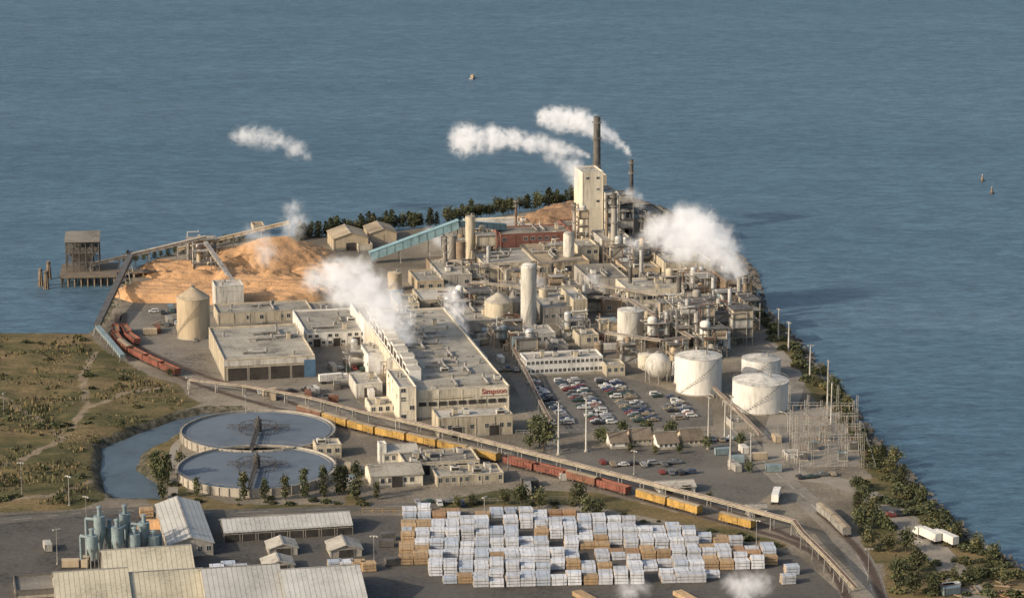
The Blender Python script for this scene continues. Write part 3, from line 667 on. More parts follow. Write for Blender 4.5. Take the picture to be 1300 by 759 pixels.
# ---------- process structures ----------
def proc(px, py, w, d, h, col=steel, label='steel process structure with pipes and platforms', seed=0, vess=3, lev=None, z=0):
    rr = random.Random(seed); p = G(px, py); s = SC(px, py); W_ = w/s; D_ = (G(px, py-d).y-p.y); H_ = HM(px, py, h)
    t = thing('process_structure', label, 'industrial plant', (p.x, p.y, z), ROT)
    nx = max(2, int(W_/5)+1); ny = max(2, int(D_/6)+1); lev = lev or max(2, int(H_/4))
    mb = MB(); X_ = [W_*i/(nx-1) for i in range(nx)]; Y_ = [D_*i/(ny-1) for i in range(ny)]; Zs = [H_*(i+1)/lev for i in range(lev)]
    for x in X_:
        for y in Y_: mb.box(x-.2, y-.2, 0, x+.2, y+.2, H_*rr.choice([1, 1, .9]), col)
    for z_ in Zs:
        for y in Y_: mb.box(0, y-.12, z_-.35, W_, y+.12, z_, col)
        for x in X_: mb.box(x-.12, 0, z_-.35, x+.12, D_, z_, col)
    for i in range(nx-1):
        if rr.random() < .6:
            k = rr.randrange(lev); z0 = 0 if k == 0 else Zs[k-1]; mb.beam((X_[i], 0, z0), (X_[i+1], 0, Zs[k]), .2, .2, col)
    part(t, 'frame', mb)
    for j, z_ in enumerate(Zs):
        mb = MB(); x0 = rr.choice([0, 0, W_*.3]); x1 = rr.choice([W_, W_, W_*.7])
        mb.box(x0-.3, -.5, z_+.02, x1+.3, D_*rr.uniform(.4, .9), z_+.14, rr.choice([steel, greyw, steeld, steeld]))
        n = max(2, int((x1-x0)/2)); rl = steel
        for i in range(n+1): mb.box(x0+(x1-x0)*i/n-.04, -.5, z_+.14, x0+(x1-x0)*i/n+.04, -.42, z_+1.2, rl)
        mb.box(x0, -.5, z_+1.2, x1, -.42, z_+1.28, rl); part(t, 'platform', mb)
        if rr.random() < .4:
            mb = MB(); zb = 0 if j == 0 else Zs[j-1]+.2; i0 = rr.randrange(nx-1); mb.box(X_[i0]+.22, .15, zb, X_[i0+1]-.22, min(D_, 4)-.2, z_-.4, rr.choice([cream, offwhite, greyw, tan, darkw, brown])); part(t, 'cladding', mb)
    for i in range(vess):
        mb = MB(); m_ = rr.choice([white, silver, cream, silver, offwhite, bluegrey, tan, greyw, brown]); x = rr.uniform(2, max(2.5, W_-2)); y = rr.uniform(1, max(1.5, D_-2)); r_ = rr.uniform(.9, 2.2); b_ = rr.choice([0]+Zs[:-1]); hh = rr.uniform(3, 8)
        if rr.random() < .65:
            mb.cyl(x, y, b_+.15, b_+hh, r_, m_, n=18, top=False); mb.dome(x, y, b_+hh, r_, r_*.6, m_, 18, 3)
        else:
            mb.tube((x-3, y, b_+r_+.8), (x+3, y, b_+r_+.8), r_, m_, 16); mb.box(x-2, y-.5, b_, x-1.6, y+.5, b_+1, concrete); mb.box(x+1.6, y-.5, b_, x+2, y+.5, b_+1, concrete)
        part(t, 'vessel', mb)
    mb = MB()
    for i in range(int(W_/1.1)):
        m_ = rr.choice([pipew, steel, silver, rust, cream, steeld]); r_ = rr.uniform(.12, .45); x = rr.uniform(0, W_); y = rr.uniform(-.9, D_); z0 = rr.choice([0]+Zs); z1 = rr.choice(Zs)+rr.uniform(0, 3)
        mb.tube((x, y, min(z0, z1-1)), (x, y, z1), r_, m_, 6); x2 = x+rr.uniform(-8, 8); x2 = min(max(x2, -1), W_+1); mb.tube((x, y, z1), (x2, y, z1), r_, m_, 6); mb.tube((x2, y, z1), (x2, y+rr.uniform(-1, 4), z1), r_, m_, 6)
    part(t, 'pipework', mb)
    return t
PR = [(858,442,50,12,50),(892,457,32,10,38),(930,440,26,10,46),(775,354,30,8,40),(716,432,34,10,24),(640,378,44,8,32),(596,398,28,10,26),
      (820,442,30,8,30),(568,338,28,8,30),(606,340,24,8,40),(945,420,20,10,38),(655,457,28,8,26),(445,470,22,10,20),(482,448,16,16,24),(240,340,36,6,34),(790,462,24,6,24),
      (565,402,32,10,18),(628,442,34,10,22),(880,388,30,8,34),(832,352,22,6,32),(762,432,24,6,22),(497,500,14,20,22),(818,322,16,6,46),
      (700,378,24,6,26),(786,322,18,5,74),(842,380,30,6,28),(870,420,40,8,38),(640,428,24,6,20),(806,350,26,5,36),(740,396,26,6,24),(590,366,26,6,26),(910,412,24,6,40),(690,336,28,5,24),(735,330,12,4,62),(620,405,20,5,20),(850,460,20,4,22),(838,415,30,6,30),(905,432,24,6,34)]
PL = ['grey steel process structure with vessels and pipes', 'grey steel process structure with platforms', 'dark grey pipework structure with vessels', 'brown steel process structure with vessels', 'pale painted process structure with pipes', 'tan painted pipe and vessel structure']
for i, q_ in enumerate(PR):
    proc(*q_, col=[steel, steeld, greyw, brown, steel, tan][i % 6], seed=i+3, vess=5 if q_[2] > 28 else 3, label=PL[i % 6])

# pipe racks
def rack(pts, hz, w, pipes, label, name='pipe_bridge', colr=bridgem, every=9, deck=False, legm=steel):
    P3 = [G(*p) for p in pts]; o = P3[0]
    t = thing(name, label, 'pipe bridge', (o.x, o.y, 0)); L_ = [p-o for p in P3]
    pr = MB(); bm = MB(); dk = .4 if deck else 0
    for i in range(len(L_)-1):
        a, b = L_[i], L_[i+1]; d = (b-a); ln = d.length; d.normalize(); n = Vector((-d.y, d.x, 0))
        for s_ in (-1, 1): bm.beam(a+n*s_*w/2+Vector((0, 0, hz)), b+n*s_*w/2+Vector((0, 0, hz)), .22, .35, colr)
        if deck: bm.beam(a+Vector((0, 0, hz+.4)), b+Vector((0, 0, hz+.4)), w*.75, .4, colr)
        for k in range(pipes):
            off = -w/2+w*(k+.5)/pipes; pr.tube(a+n*off+Vector((0, 0, hz+.45+dk)), b+n*off+Vector((0, 0, hz+.45+dk)), .14+.07*(k % 2), [steel, rust, concrete, steel][k % 4], 6)
        m_ = max(1, int(ln/every))
        for j in range(m_):
            c_ = a+d*(ln*j/m_); lg = MB()
            for s_ in (-1, 1): lg.beam(n*s_*w/2*1.25, n*s_*w/2+Vector((0, 0, hz-.3)), .28, .28, legm)
            lg.beam(n*w*.5+Vector((0, 0, hz-.45)), -n*w*.5+Vector((0, 0, hz-.45)), .25, .25, legm); lg.beam(n*w*.6+Vector((0, 0, .5)), -n*w*.5+Vector((0, 0, hz-.6)), .14, .14, legm)
            part(t, 'leg', lg, c_)
    part(t, 'girder', bm); part(t, 'pipe', pr)
rack([(240,494),(310,502),(390,516),(470,538),(505,546)], 4, 1.4, 2, 'long tan trestle carrying pipes beside railway')
rack([(505,548),(560,562),(660,588),(760,614),(900,650),(1008,680)], 4.8, 1.8, 3, 'long tan pipe bridge on trestle legs', deck=True)
rack([(1008,680),(1020,696),(1050,726),(1086,766)], 4.8, 1.8, 3, 'tan pipe bridge beside lumber yard', deck=True)
rack([(650,450),(665,478),(690,530),(700,548)], 4.0, 1.6, 3, 'low pipe rack beside parking lot')
rack([(735,395),(800,400),(880,450)], 7, 2.6, 5, 'elevated pipe rack among tanks')
rack([(600,380),(680,388),(760,384),(860,400)], 8, 2.6, 5, 'elevated pipe rack between plant buildings')
rack([(905,500),(960,555),(965,562)], 3.0, 1.5, 3, 'low pipe rack beside storage tanks')
rack([(770,440),(840,450),(910,440)], 6, 2.4, 4, 'elevated pipe rack beside tanks')
rack([(560,350),(640,362),(740,350)], 8, 2.4, 4, 'elevated pipe rack between plant buildings')

# conveyors
def conveyor(a, za, b, zb, w, hgt, m, label, legs=True, every=12):
    A = G(*a); B = G(*b); t = thing('conveyor', label, 'conveyor', (A.x, A.y, 0)); v = B-A
    p = Vector((0, 0, za)); q = Vector((v.x, v.y, zb)); ln = (q-p).length; mb = MB(); mb.beam(p, q, w, hgt, m)
    up = Vector((0, 0, hgt/2+.12)); mb.beam(p+up, q+up, w+.4, .2, m)
    k = max(2, int(ln/4)); d = (q-p).normalized(); n = Vector((-d.y, d.x, 0)).normalized()
    for i in range(k+1):
        c_ = p+(q-p)*i/k
        for s_ in (-1, 1): mb.beam(c_+n*s_*(w/2+.06)-Vector((0, 0, hgt/2)), c_+n*s_*(w/2+.06)+Vector((0, 0, hgt/2)), .18, .12, steeld)
    part(t, 'gallery', mb)
    if legs:
        k = max(1, int(ln/every))
        for i in range(k+1):
            c_ = p+(q-p)*i/k
            if c_.z < 2.5: continue
            lg = MB(); zt = c_.z-hgt/2
            for s_ in (-1, 1): lg.beam(n*s_*(w*.9), n*s_*(w/2)+Vector((0, 0, zt)), .35, .35, steel)
            for f in (.33, .66): lg.beam(n*w*.7+Vector((0, 0, zt*f)), -n*w*.7+Vector((0, 0, zt*f)), .2, .2, steel)
            part(t, 'leg', lg, (c_.x, c_.y, 0))
conveyor((115,352), 6, (262,340), 15, 1.8, 1.4, concrete, 'long pale inclined conveyor from pier to chip tower')
conveyor((225,332), 6, (368,328), 18, 1.8, 1.4, tan, 'tan inclined conveyor rising above wood chip pile')
conveyor((168,345), 9, (124,425), 4, 2.4, 2.0, steeld, 'dark covered conveyor beside chip yard')
conveyor((124,425), 3.5, (156,460), 2.5, 1.8, 1.4, bluegrey, 'pale blue covered conveyor on field edge')
conveyor((470,334), 3.5, (582,330), 18, 4.2, 4, blue, 'light blue covered inclined conveyor gallery')
conveyor((584,330), 18, (640,318), 12, 3, 3, blue, 'light blue transfer conveyor')
conveyor((300,372), 3, (262,345), 14, 1.6, 1.4, steel, 'steel reclaim conveyor by the chip pile')
proc(246,350,26,5,30,steeld,'dark steel conveyor transfer tower',seed=77,vess=1)

# ---------- chip piles ----------
def pile(name, label, caps, m, cat, step=1.2, seed=0, rough=1.0):
    xs = [c[0][0] for c in caps]+[c[1][0] for c in caps]; ys = [c[0][1] for c in caps]+[c[1][1] for c in caps]
    ext = 40; gx = np.arange(min(xs)-ext, max(xs)+ext, step); gy = np.arange(min(ys)-ext, max(ys)+ext, step)
    XX, YY = np.meshgrid(gx, gy); Zz = np.full(XX.shape, -9.)
    co_ = list(zip(XX.ravel(), YY.ravel()))
    wob = np.array([mnoise.fractal(Vector((x*.05, y*.05, seed)), 1, 2, 2) for x, y in co_]).reshape(XX.shape)
    fine = np.array([mnoise.fractal(Vector((x*.25, y*.25, seed+3)), 1, 2, 3) for x, y in co_]).reshape(XX.shape)
    for (a, b, h, fr, sl) in caps:
        e = np.array(b)-np.array(a); t = np.clip(((XX-a[0])*e[0]+(YY-a[1])*e[1])/max(e@e, 1e-6), 0, 1)
        dx = XX-a[0]-t*e[0]; dy = YY-a[1]-t*e[1]; dd = np.hypot(dx, dy); an = np.arctan2(dy, dx)
        fur = (1-np.abs(np.sin(an*11+wob*3)))*.9+(1-np.abs(np.sin(an*26+wob*4)))*.7
        zz = h-np.maximum(dd-fr+wob*4, 0)*sl+fur*np.clip(dd/12, 0, 1)*np.clip((dd-fr)/3, 0, 1)*min(1, h/7)
        Zz = np.maximum(Zz, zz)
    ter = np.round(Zz/1.9)*1.9; Zz = np.where((Zz > 0.5) & (Zz < 7.5), Zz*.45+ter*.55, Zz)
    tr = np.maximum(0, np.sin((XX*.2+YY*.98)*.7+wob*2.5))**3*.8
    Zz = np.where(Zz > 0, Zz+(fine*.4+tr*(Zz < 7))*rough*np.clip(Zz/2, 0, 1), Zz)
    Zz = np.maximum(Zz, -.6)
    idx = np.arange(XX.size).reshape(XX.shape); ok = Zz > -.3; qk = ok[:-1, :-1] | ok[1:, :-1] | ok[:-1, 1:] | ok[1:, 1:]
    me = bpy.data.meshes.new(name); ox, oy = float(np.mean(xs)), float(np.mean(ys))
    fs = np.column_stack([idx[:-1, :-1][qk], idx[:-1, 1:][qk], idx[1:, 1:][qk], idx[1:, :-1][qk]])
    us, inv = np.unique(fs, return_inverse=True); V = np.column_stack([XX.ravel()-ox, YY.ravel()-oy, Zz.ravel()])[us]
    me.from_pydata(V.tolist(), [], inv.reshape(fs.shape).tolist()); me.polygons.foreach_set('use_smooth', [True]*len(me.polygons)); me.materials.append(m)
    return solo(name, me, label, cat, (ox, oy, 0))
def g2(px, py): v = G(px, py); return (v.x, v.y)
pile('wood_chip_pile', 'huge orange tan wood chip pile with tracked slopes', [
    (g2(330,335), g2(368,331), 12.5, 1, .6), (g2(285,336), g2(330,334), 8.5, 1, .5), (g2(215,345), g2(265,345), 4.6, 6, .5), (g2(200,372), g2(300,376), 3.4, 14, .7),
    (g2(300,368), g2(385,370), 4.8, 8, .6), (g2(390,352), g2(425,348), 4.5, 3, .5), (g2(350,382), g2(385,378), 3.4, 8, .7), (g2(230,360), g2(255,358), 6.0, 1, .5), (g2(345,362), g2(352,360), 7.0, 1, .55), (g2(290,358), g2(300,357), 6.0, 1, .5)], chips, 'wood chip pile')
pile('bark_pile', 'brown bark and hog fuel heap near shoreline', [(g2(690,285), g2(730,283), 8, 2, .5), (g2(715,272), g2(735,270), 6, 2, .5)], bark, 'bark pile', seed=5)
pile('wood_chip_pile', 'small pale wood chip heap by sawmill', [(g2(190,668), g2(222,668), 2.6, 1, .6)], chips, 'wood chip pile', 1.0, seed=8, rough=.4)
for _ in range(26):
    p = G(R.uniform(1195, 1295), R.uniform(736, 758)); mb = MB(); l_ = R.uniform(3, 8); mb.tube((-l_/2, 0, .35), (l_/2, 0, .35), R.uniform(.25, .45), R.choice([brown, bark, deckm]), 8, .2)
    solo('driftwood_log', mb, 'brown weathered log lying on shore ground', 'log', (p.x, p.y, 0), R.uniform(0, 3.1), 'logs scattered near the shore')

# ---------- clarifiers ----------
def clarifier(px, pyc, rpx, label, cross):
    s = SC(px, pyc); r = rpx/s; p = G(px, pyc); hw = 3.2
    t = thing('settling_basin', label, 'water treatment basin', (p.x, p.y, 0), 0)
    mb = MB(); n = 96; mb.cyl(0, 0, -.5, hw, r, concrete, n=n, top=False)
    A = [2*pi*i/n for i in range(n)]
    vs = [(r*cos(a), r*sin(a), hw) for a in A]+[((r-.5)*cos(a), (r-.5)*sin(a), hw) for a in A]+[((r-.5)*cos(a), (r-.5)*sin(a), hw-1.2) for a in A]
    mb.add(vs, [(i, (i+1) % n, n+(i+1) % n, n+i) for i in range(n)]+[(n+i, n+(i+1) % n, 2*n+(i+1) % n, 2*n+i) for i in range(n)], concrete)
    for i in range(48): a = 2*pi*i/48; mb.tube(((r+.2)*cos(a), (r+.2)*sin(a), 0), ((r+.2)*cos(a), (r+.2)*sin(a), hw-.1), .25, concrete, 4)
    mb.cyl(0, 0, hw-.72, hw-.5, r-1.8, concrete, n=n, top=False); part(t, 'rim_wall', mb)
    mb = MB(); mb.cyl(0, 0, hw-.75, hw-.7, r-.51, basinw, n=n); part(t, 'water_surface', mb)
    mb = MB()
    for i in range(60):
        a = 2*pi*i/60; b = 2*pi*(i+1)/60; mb.tube((r*cos(a), r*sin(a), hw), (r*cos(a), r*sin(a), hw+1.1), .05, steel, 4); mb.tube((r*cos(a), r*sin(a), hw+1.1), (r*cos(b), r*sin(b), hw+1.1), .05, steel, 4)
    part(t, 'handrail', mb)
    mb = MB(); rc = 7.5
    for k in range(12):
        a = 2*pi*k/12; b = 2*pi*(k+1)/12
        for z_ in (hw-.2, hw+1.8): mb.tube((rc*cos(a), rc*sin(a), z_), (rc*cos(b), rc*sin(b), z_), .11, cagem, 4)
        mb.tube((rc*cos(a), rc*sin(a), hw-.8), (rc*cos(a), rc*sin(a), hw+1.8), .1, cagem, 4); mb.tube((rc*cos(a), rc*sin(a), hw-.2), (rc*cos(b), rc*sin(b), hw+1.8), .07, cagem, 4)
    for k in range(4): a = pi/4+k*pi/2; mb.tube((rc*cos(a), rc*sin(a), hw+1.8), (1.2*cos(a), 1.2*sin(a), hw+3.4), .1, cagem, 4)
    mb.cyl(0, 0, hw-.8, hw+4.0, 1.4, cagem, n=12); mb.cyl(0, 0, hw+4.0, hw+5.2, .5, steeld, n=8); part(t, 'centre_cage', mb)
    def truss(mb, ax, a0, a1, sp):
        f = (lambda u, v, z: (v, u, z)) if ax == 'y' else (lambda u, v, z: (u, v, z))
        for sx in (-sp, sp):
            for z_ in (hw+.5, hw+1.8): mb.beam(f(a0, sx, z_), f(a1, sx, z_), .13, .13, cagem)
            k = max(3, int(abs(a1-a0)/2.2))
            for i in range(k): ua = a0+(a1-a0)*i/k; ub = a0+(a1-a0)*(i+1)/k; mb.beam(f(ua, sx, hw+.5), f(ub, sx, hw+1.8), .09, .09, cagem); mb.beam(f(ub, sx, hw+.5), f(ub, sx, hw+1.8), .09, .09, cagem)
    mb = MB(); truss(mb, 'y', -r-1, -1, .6); mb.box(-.6, -r-1, hw+.35, .6, -1, hw+.45, steeld); part(t, 'walkway_bridge', mb)
    mb = MB(); truss(mb, 'x', -cross, cross, .8); part(t, 'scraper_arm', mb)
clarifier(328,555,98,'round concrete settling basin with dark central cage',12)
clarifier(326,602,101,'round concrete settling basin with walkway bridge',11)

# ---------- rail ----------
sleeper = M('sleeper_timber', (.09, .07, .055))
def track(pts):
    pl = smooth_line([G(*p) for p in pts], 4); mb = MB()
    def st(w, off, z, m):
        a = offs(pl, off+w/2); b = offs(pl, off-w/2); n = len(pl); mb.add([(p.x, p.y, z) for p in a]+[(p.x, p.y, z) for p in b], [(i, n+i, n+i+1, i+1) for i in range(n-1)], m)
    st(3.6, 0, .12, ballast); st(.16, .75, .28, rust); st(.16, -.75, .28, rust); st(2.4, 0, .16, sleeper)
    solo('railway_track', mb, '', '', kind='structure'); return pl
wroof = M('wagon_roof', (.33, .27, .19))
def boxcar(m, kind):
    t = thing('rail_car', 'x', 'railway wagon', (0, 0, 0), 0, 'railway wagons standing on mill sidings')
    Lc, Wd = 14.2, 2.9; mb = MB(); H1 = 3.7
    if kind == 'box':
        mb.box(-Lc/2, -Wd/2, 1.1, Lc/2, Wd/2, H1, m)
        mb.add([(-Lc/2,-Wd/2,H1),(Lc/2,-Wd/2,H1),(Lc/2,0,H1+.3),(-Lc/2,0,H1+.3),(Lc/2,Wd/2,H1),(-Lc/2,Wd/2,H1)], [(0,1,2,3),(3,2,4,5),(0,3,5),(1,4,2)], wroof)
        for i in range(13):
            x = -Lc/2+.1+i*(Lc-.2)/12
            for s_ in (-1, 1): mb.box(x-.07, s_*Wd/2-.07, 1.1, x+.07, s_*Wd/2+.07, H1-.05, m)
    else:
        mb.box(-Lc/2, -Wd/2, 1.1, Lc/2, -Wd/2+.12, 3.4, m); mb.box(-Lc/2, Wd/2-.12, 1.1, Lc/2, Wd/2, 3.4, m); mb.box(-Lc/2, -Wd/2, 1.1, -Lc/2+.12, Wd/2, 3.4, m); mb.box(Lc/2-.12, -Wd/2, 1.1, Lc/2, Wd/2, 3.4, m)
        mb.box(-Lc/2+.12, -Wd/2+.12, 1.1, Lc/2-.12, Wd/2-.12, 2.7, bark)
        for i in range(11):
            x = -Lc/2+.15+i*(Lc-.3)/10
            for s_ in (-1, 1): mb.box(x-.1, s_*(Wd/2+.05)-.07, 1.1, x+.1, s_*(Wd/2+.05)+.07, 3.5, m)
    mb.box(-Lc/2-.4, -.2, .8, Lc/2+.4, .2, 1.1, steeld); part(t, 'body', mb)
    if kind == 'box':
        for s_ in (-1, 1):
            mb = MB(); mb.box(-1.4, -.06, 1.2, 1.4, .06, H1-.2, m); mb.box(-1.45, -.09, H1-.2, 1.45, .09, H1-.1, steeld); part(t, 'door', mb, (0, s_*(Wd/2+.12), 0))
    bm = MB(); bm.box(-1.4, -1.0, .45, 1.4, 1.0, .85, steeld)
    for x in (-.9, .9):
        for y in (-.8, .8): bm.tube((x, y-.07, .47), (x, y+.07, .47), .46, steeld, 12)
    me = bm.mesh('bogie')
    for x in (-Lc/2+2.2, Lc/2-2.2): part(t, 'bogie', me, (x, 0, .27))
    return t
CARS = {'y': boxcar(yellow, 'box'), 'r': boxcar(redp, 'gon'), 'b': boxcar(orangebr, 'box'), 'g': boxcar(steel, 'box')}
LBL = {'y': 'yellow orange boxcar standing on mill siding', 'r': 'oxide red open wagon on mill siding', 'b': 'brown red boxcar standing on siding', 'g': 'grey covered hopper wagon on siding'}
used = set()
def train(pl, seq, start=0, gap=15.1):
    cum = [0]
    for i in range(len(pl)-1): cum.append(cum[-1]+(pl[i+1]-pl[i]).length)
    s_ = start
    for ch in seq:
        if ch == '.': s_ += 9; continue
        if s_ > cum[-1]: break
        i = max(k for k in range(len(cum)) if cum[k] <= s_); i = min(i, len(pl)-2)
        d = (pl[i+1]-pl[i]); p = pl[i]+d.normalized()*(s_-cum[i]); a = atan2(d.y, d.x)
        if ch not in used: o = CARS[ch]; o.location = (p.x, p.y, .02); o.rotation_euler = (0, 0, a); used.add(ch)
        else: o = clone(CARS[ch], (p.x, p.y, .02), a)
        o['label'] = LBL[ch]; s_ += gap
T1 = track([(150,400),(147,425),(160,446),(235,482),(300,504),(395,530),(470,551),(560,570),(660,594),(760,619),(900,658),(1010,690),(1060,730),(1090,800)])
T2 = track([(158,398),(160,425),(185,445),(262,478),(330,498),(420,528),(500,544),(600,568),(760,606),(905,642),(1030,692)])
def nearest(pl, pt):
    g = G(*pt); b = min(range(len(pl)), key=lambda i: (pl[i]-g).length); return sum((pl[i+1]-pl[i]).length for i in range(b))
train(T1, 'rrbrrr', nearest(T1, (147,425)))
train(T1, 'byyyyyy', nearest(T1, (395,530)))
train(T1, 'rrbr', nearest(T1, (660,594)))
train(T1, 'yy.y', nearest(T1, (815,634)))
train(T2, 'rr', nearest(T2, (160,425)))
T3 = track([(1040,650),(1065,672),(1100,712),(1120,760)])
train(T3, 'gg', 8)

# ---------- vehicles ----------
def carmesh(m, k=0):
    mb = MB(); Lc, Wd = (4.6, 1.85) if k != 2 else (5.4, 2.0)
    pr = {0: [(-2.3,.35),(-2.3,.85),(-1.7,.95),(-1.1,1.42),(.5,1.45),(1.15,.95),(2.2,.8),(2.3,.35)], 1: [(-2.3,.35),(-2.3,1.0),(-2.1,1.7),(.6,1.75),(1.2,1.1),(2.2,.95),(2.3,.35)],
          2: [(-2.7,.45),(-2.7,1.05),(-.7,1.05),(-.6,1.75),(.7,1.75),(1.2,1.1),(2.6,1.0),(2.7,.45)]}[k]
    n = len(pr); vs = []
    for s_ in (-1, 1):
        for (x, z_) in pr: vs.append((x, s_*Wd/2*(.84 if z_ > 1.2 else 1), z_))
    mb.add(vs, [tuple(range(n)), tuple(range(2*n-1, n-1, -1))]+[(i, n+i, n+(i+1) % n, (i+1) % n) for i in range(n)], m)
    zt = 1.3 if k == 0 else 1.55
    x0, x1 = {0: (-1.2, .6), 1: (-2.0, .8), 2: (-.55, .85)}[k]
    for s_ in (-1, 1): mb.box(x0, s_*.86-.06, 1.05, x1, s_*.86+.06, zt, glass)
    mb.add([(x1+.1,-.7,zt),(x1+.1,.7,zt),(x1+.5,.75,1.08),(x1+.5,-.75,1.08)], [(0,3,2,1)], glass)
    for x in (-1.4, 1.4):
        for y in (-.85, .85): mb.tube((x, y-.12, .34), (x, y+.12, .34), .34, tyre, 10)
    return mb.mesh('parked_car')
cc_ = {'white': (.50, .50, .48), 'silver': (.27, .27, .28), 'black': (.035, .035, .04), 'dark blue': (.045, .06, .11), 'red': (.18, .045, .04), 'tan': (.24, .20, .15), 'dark green': (.04, .065, .055), 'grey': (.13, .135, .14)}
CM = []
for nme, c_ in cc_.items():
    m = M('car_paint_'+nme.replace(' ', '_'), c_, rough=.4, var=.03)
    for k in range(3): CM.append((nme, ['saloon car', 'van', 'pickup truck'][k], carmesh(m, k)))
RV = Vector((cos(ROT), sin(ROT), 0)); DV = Vector((-sin(ROT), cos(ROT), 0))
def addcar(p, a, g='cars parked in the mill lot'):
    nme, kd, me = R.choice(CM[:6] if R.random() < .12 else CM)
    solo('parked_car', me, f'{nme} {kd} parked on mill asphalt', 'car', (p.x, p.y, .07), a+R.choice([0, pi])+R.uniform(-.04, .04), g)
lot = np.array(W([(668,484),(772,480),(862,504),(895,526),(890,536),(775,542),(697,542)]))
o0 = G(697, 542); lines = MB(); ncar = 0
for ci in range(-1, 12):
    for side in (0, 1):
        for j in range(-8, 40):
            p = o0+RV*(ci*16.5+side*5.6+3)+DV*(j*2.9)
            if sdist(np.array([[p.x, p.y]]), lot)[0] > -2.5: continue
            e = p+DV*1.45; lines.add([tuple(e-RV*2.6-DV*.08)[:2]+(.045,), tuple(e+RV*2.6-DV*.08)[:2]+(.045,), tuple(e+RV*2.6+DV*.08)[:2]+(.045,), tuple(e-RV*2.6+DV*.08)[:2]+(.045,)], [(0,1,2,3)], linep)
            if R.random() < .76: addcar(p, ROT); ncar += 1
solo('parking_bay_lines', lines, '', '', kind='structure')
for (px, py, n, st) in [(765,590,8,13),(905,560,4,11),(1015,605,4,14),(195,398,6,12),(200,412,5,12),(640,470,4,5),(430,470,4,10),(840,600,4,12),(530,640,6,14),(330,498,4,20),(1128,655,2,12)]:
    for i in range(n): addcar(G(px+i*st, py+R.uniform(-2, 2)), R.choice([ROT, ROT+pi/2]), 'cars scattered around the mill yards')
def truck():
    t = thing('lorry', 'white semi trailer truck parked by shore road', 'truck', G(1180, 686), radians(118), 'trucks parked around the mill')
    mb = MB(); mb.box(-5, -1.25, 1.2, 4.5, 1.25, 3.9, white)
    for i in range(10): mb.box(-4.9+i*.98, -1.29, 1.25, -4.8+i*.98, -1.25, 3.85, offwhite); mb.box(-4.9+i*.98, 1.25, 1.25, -4.8+i*.98, 1.29, 3.85, offwhite)
    mb.box(-5, -.5, .9, 4.5, .5, 1.2, steeld); part(t, 'trailer', mb)
    mb = MB(); mb.box(5.1, -1.2, .7, 7.0, 1.2, 3.4, white); mb.box(7.0, -1.1, .7, 8.3, 1.1, 2.0, white); mb.box(7.0, -1.0, 2.1, 7.06, 1.0, 3.1, glass); mb.box(4.5, -.5, .7, 5.1, .5, 1.1, steeld); part(t, 'cab', mb)
    wm_ = MB(); wm_.tube((0, -.15, 0), (0, .15, 0), .52, tyre, 14); me = wm_.mesh('wheel')
    for x in (-3.9, -2.7, 3.0, 4.2, 7.7):
        for y in (-1.1, 1.1): part(t, 'wheel', me, (x, y, .52))
    return t
TR = truck()
for (px, py, a) in [(1202,690,118),(985,636,80),(470,504,100),(420,486,20)]: clone(TR, G(px, py), radians(a), label='white semi trailer truck parked on mill yard')
def contmesh(m, L_=6.0):
    mb = MB(); mb.box(-L_/2, -1.2, .15, L_/2, 1.2, 2.6, m); n = int(L_/.6)
    for i in range(n): x = -L_/2+.2+i*(L_-.4)/(n-1); mb.box(x-.1, -1.26, .25, x+.1, -1.2, 2.5, m); mb.box(x-.1, 1.2, .25, x+.1, 1.26, 2.5, m)
    for x in (-L_/2, L_/2-.2):
        for y in (-1.28, 1.08): mb.box(x-.02, y, 0, x+.22, y+.2, 2.65, steeld)
    for y in (-.6, .6): mb.box(L_/2, y-.5, .3, L_/2+.05, y+.5, 2.45, m)
    return mb.mesh('storage_container')
CN = [(n_, contmesh(m_, l_)) for n_, m_, l_ in [('weathered white', offwhite, 6), ('rusty red', orangebr, 6), ('dull blue', bluegrey, 6), ('grey', greyw, 9), ('tan', tan, 6), ('dark', steeld, 5)]]
for (x0, y0, x1, y1, n) in [(420,450,455,500,8),(190,385,230,430,5),(640,600,740,625,5),(440,590,470,625,4),(905,545,990,600,7),(310,498,440,515,7),(740,425,780,450,5),(600,425,660,470,8),(480,375,560,395,6),(60,690,110,740,5),(480,670,500,740,3),(1180,735,1260,755,3),(830,400,930,450,6)]:
    for _ in range(n):
        k = R.choice(CN); p = G(R.uniform(x0, x1), R.uniform(y0, y1)); solo('storage_container', k[1], k[0]+' steel storage container on plant yard', 'container', (p.x, p.y, .05), ROT+R.choice([0, pi/2])+R.uniform(-.2, .2), 'storage containers around the yards')

# ---------- lumber ----------
def pack(m, tiers, Lp=4.6, wp=1.75, hp=1.0):
    mb = MB(); z_ = .15
    for k in range(tiers):
        for x in (-1.4, 0, 1.4): mb.box(x-.06, -wp, z_-.14, x+.06, wp, z_, wood)
        for j in (-1, 1):
            off = R.uniform(-.1, .1); y0 = -wp+.03 if j < 0 else .05; y1 = y0+wp-.08
            b = .06; x0, x1 = -Lp/2+off, Lp/2+off
            mb.box(x0, y0+b, z_, x1, y1-b, z_+hp-.16, m); mb.box(x0+b, y0, z_+b, x1-b, y1, z_+hp-.16-b, m)
            mb.box(x1, y0+.1, z_+.08, x1+.02, y1-.1, z_+hp-.26, wood); mb.box(x0-.02, y0+.1, z_+.08, x0, y1-.1, z_+hp-.26, wood)
            for xs_ in (-1.3, 1.3): mb.box(xs_+off-.04, y0-.015, z_, xs_+off+.04, y1+.015, z_+hp-.14, steeld)
        z_ += hp
    return mb.mesh('lumber_stack')
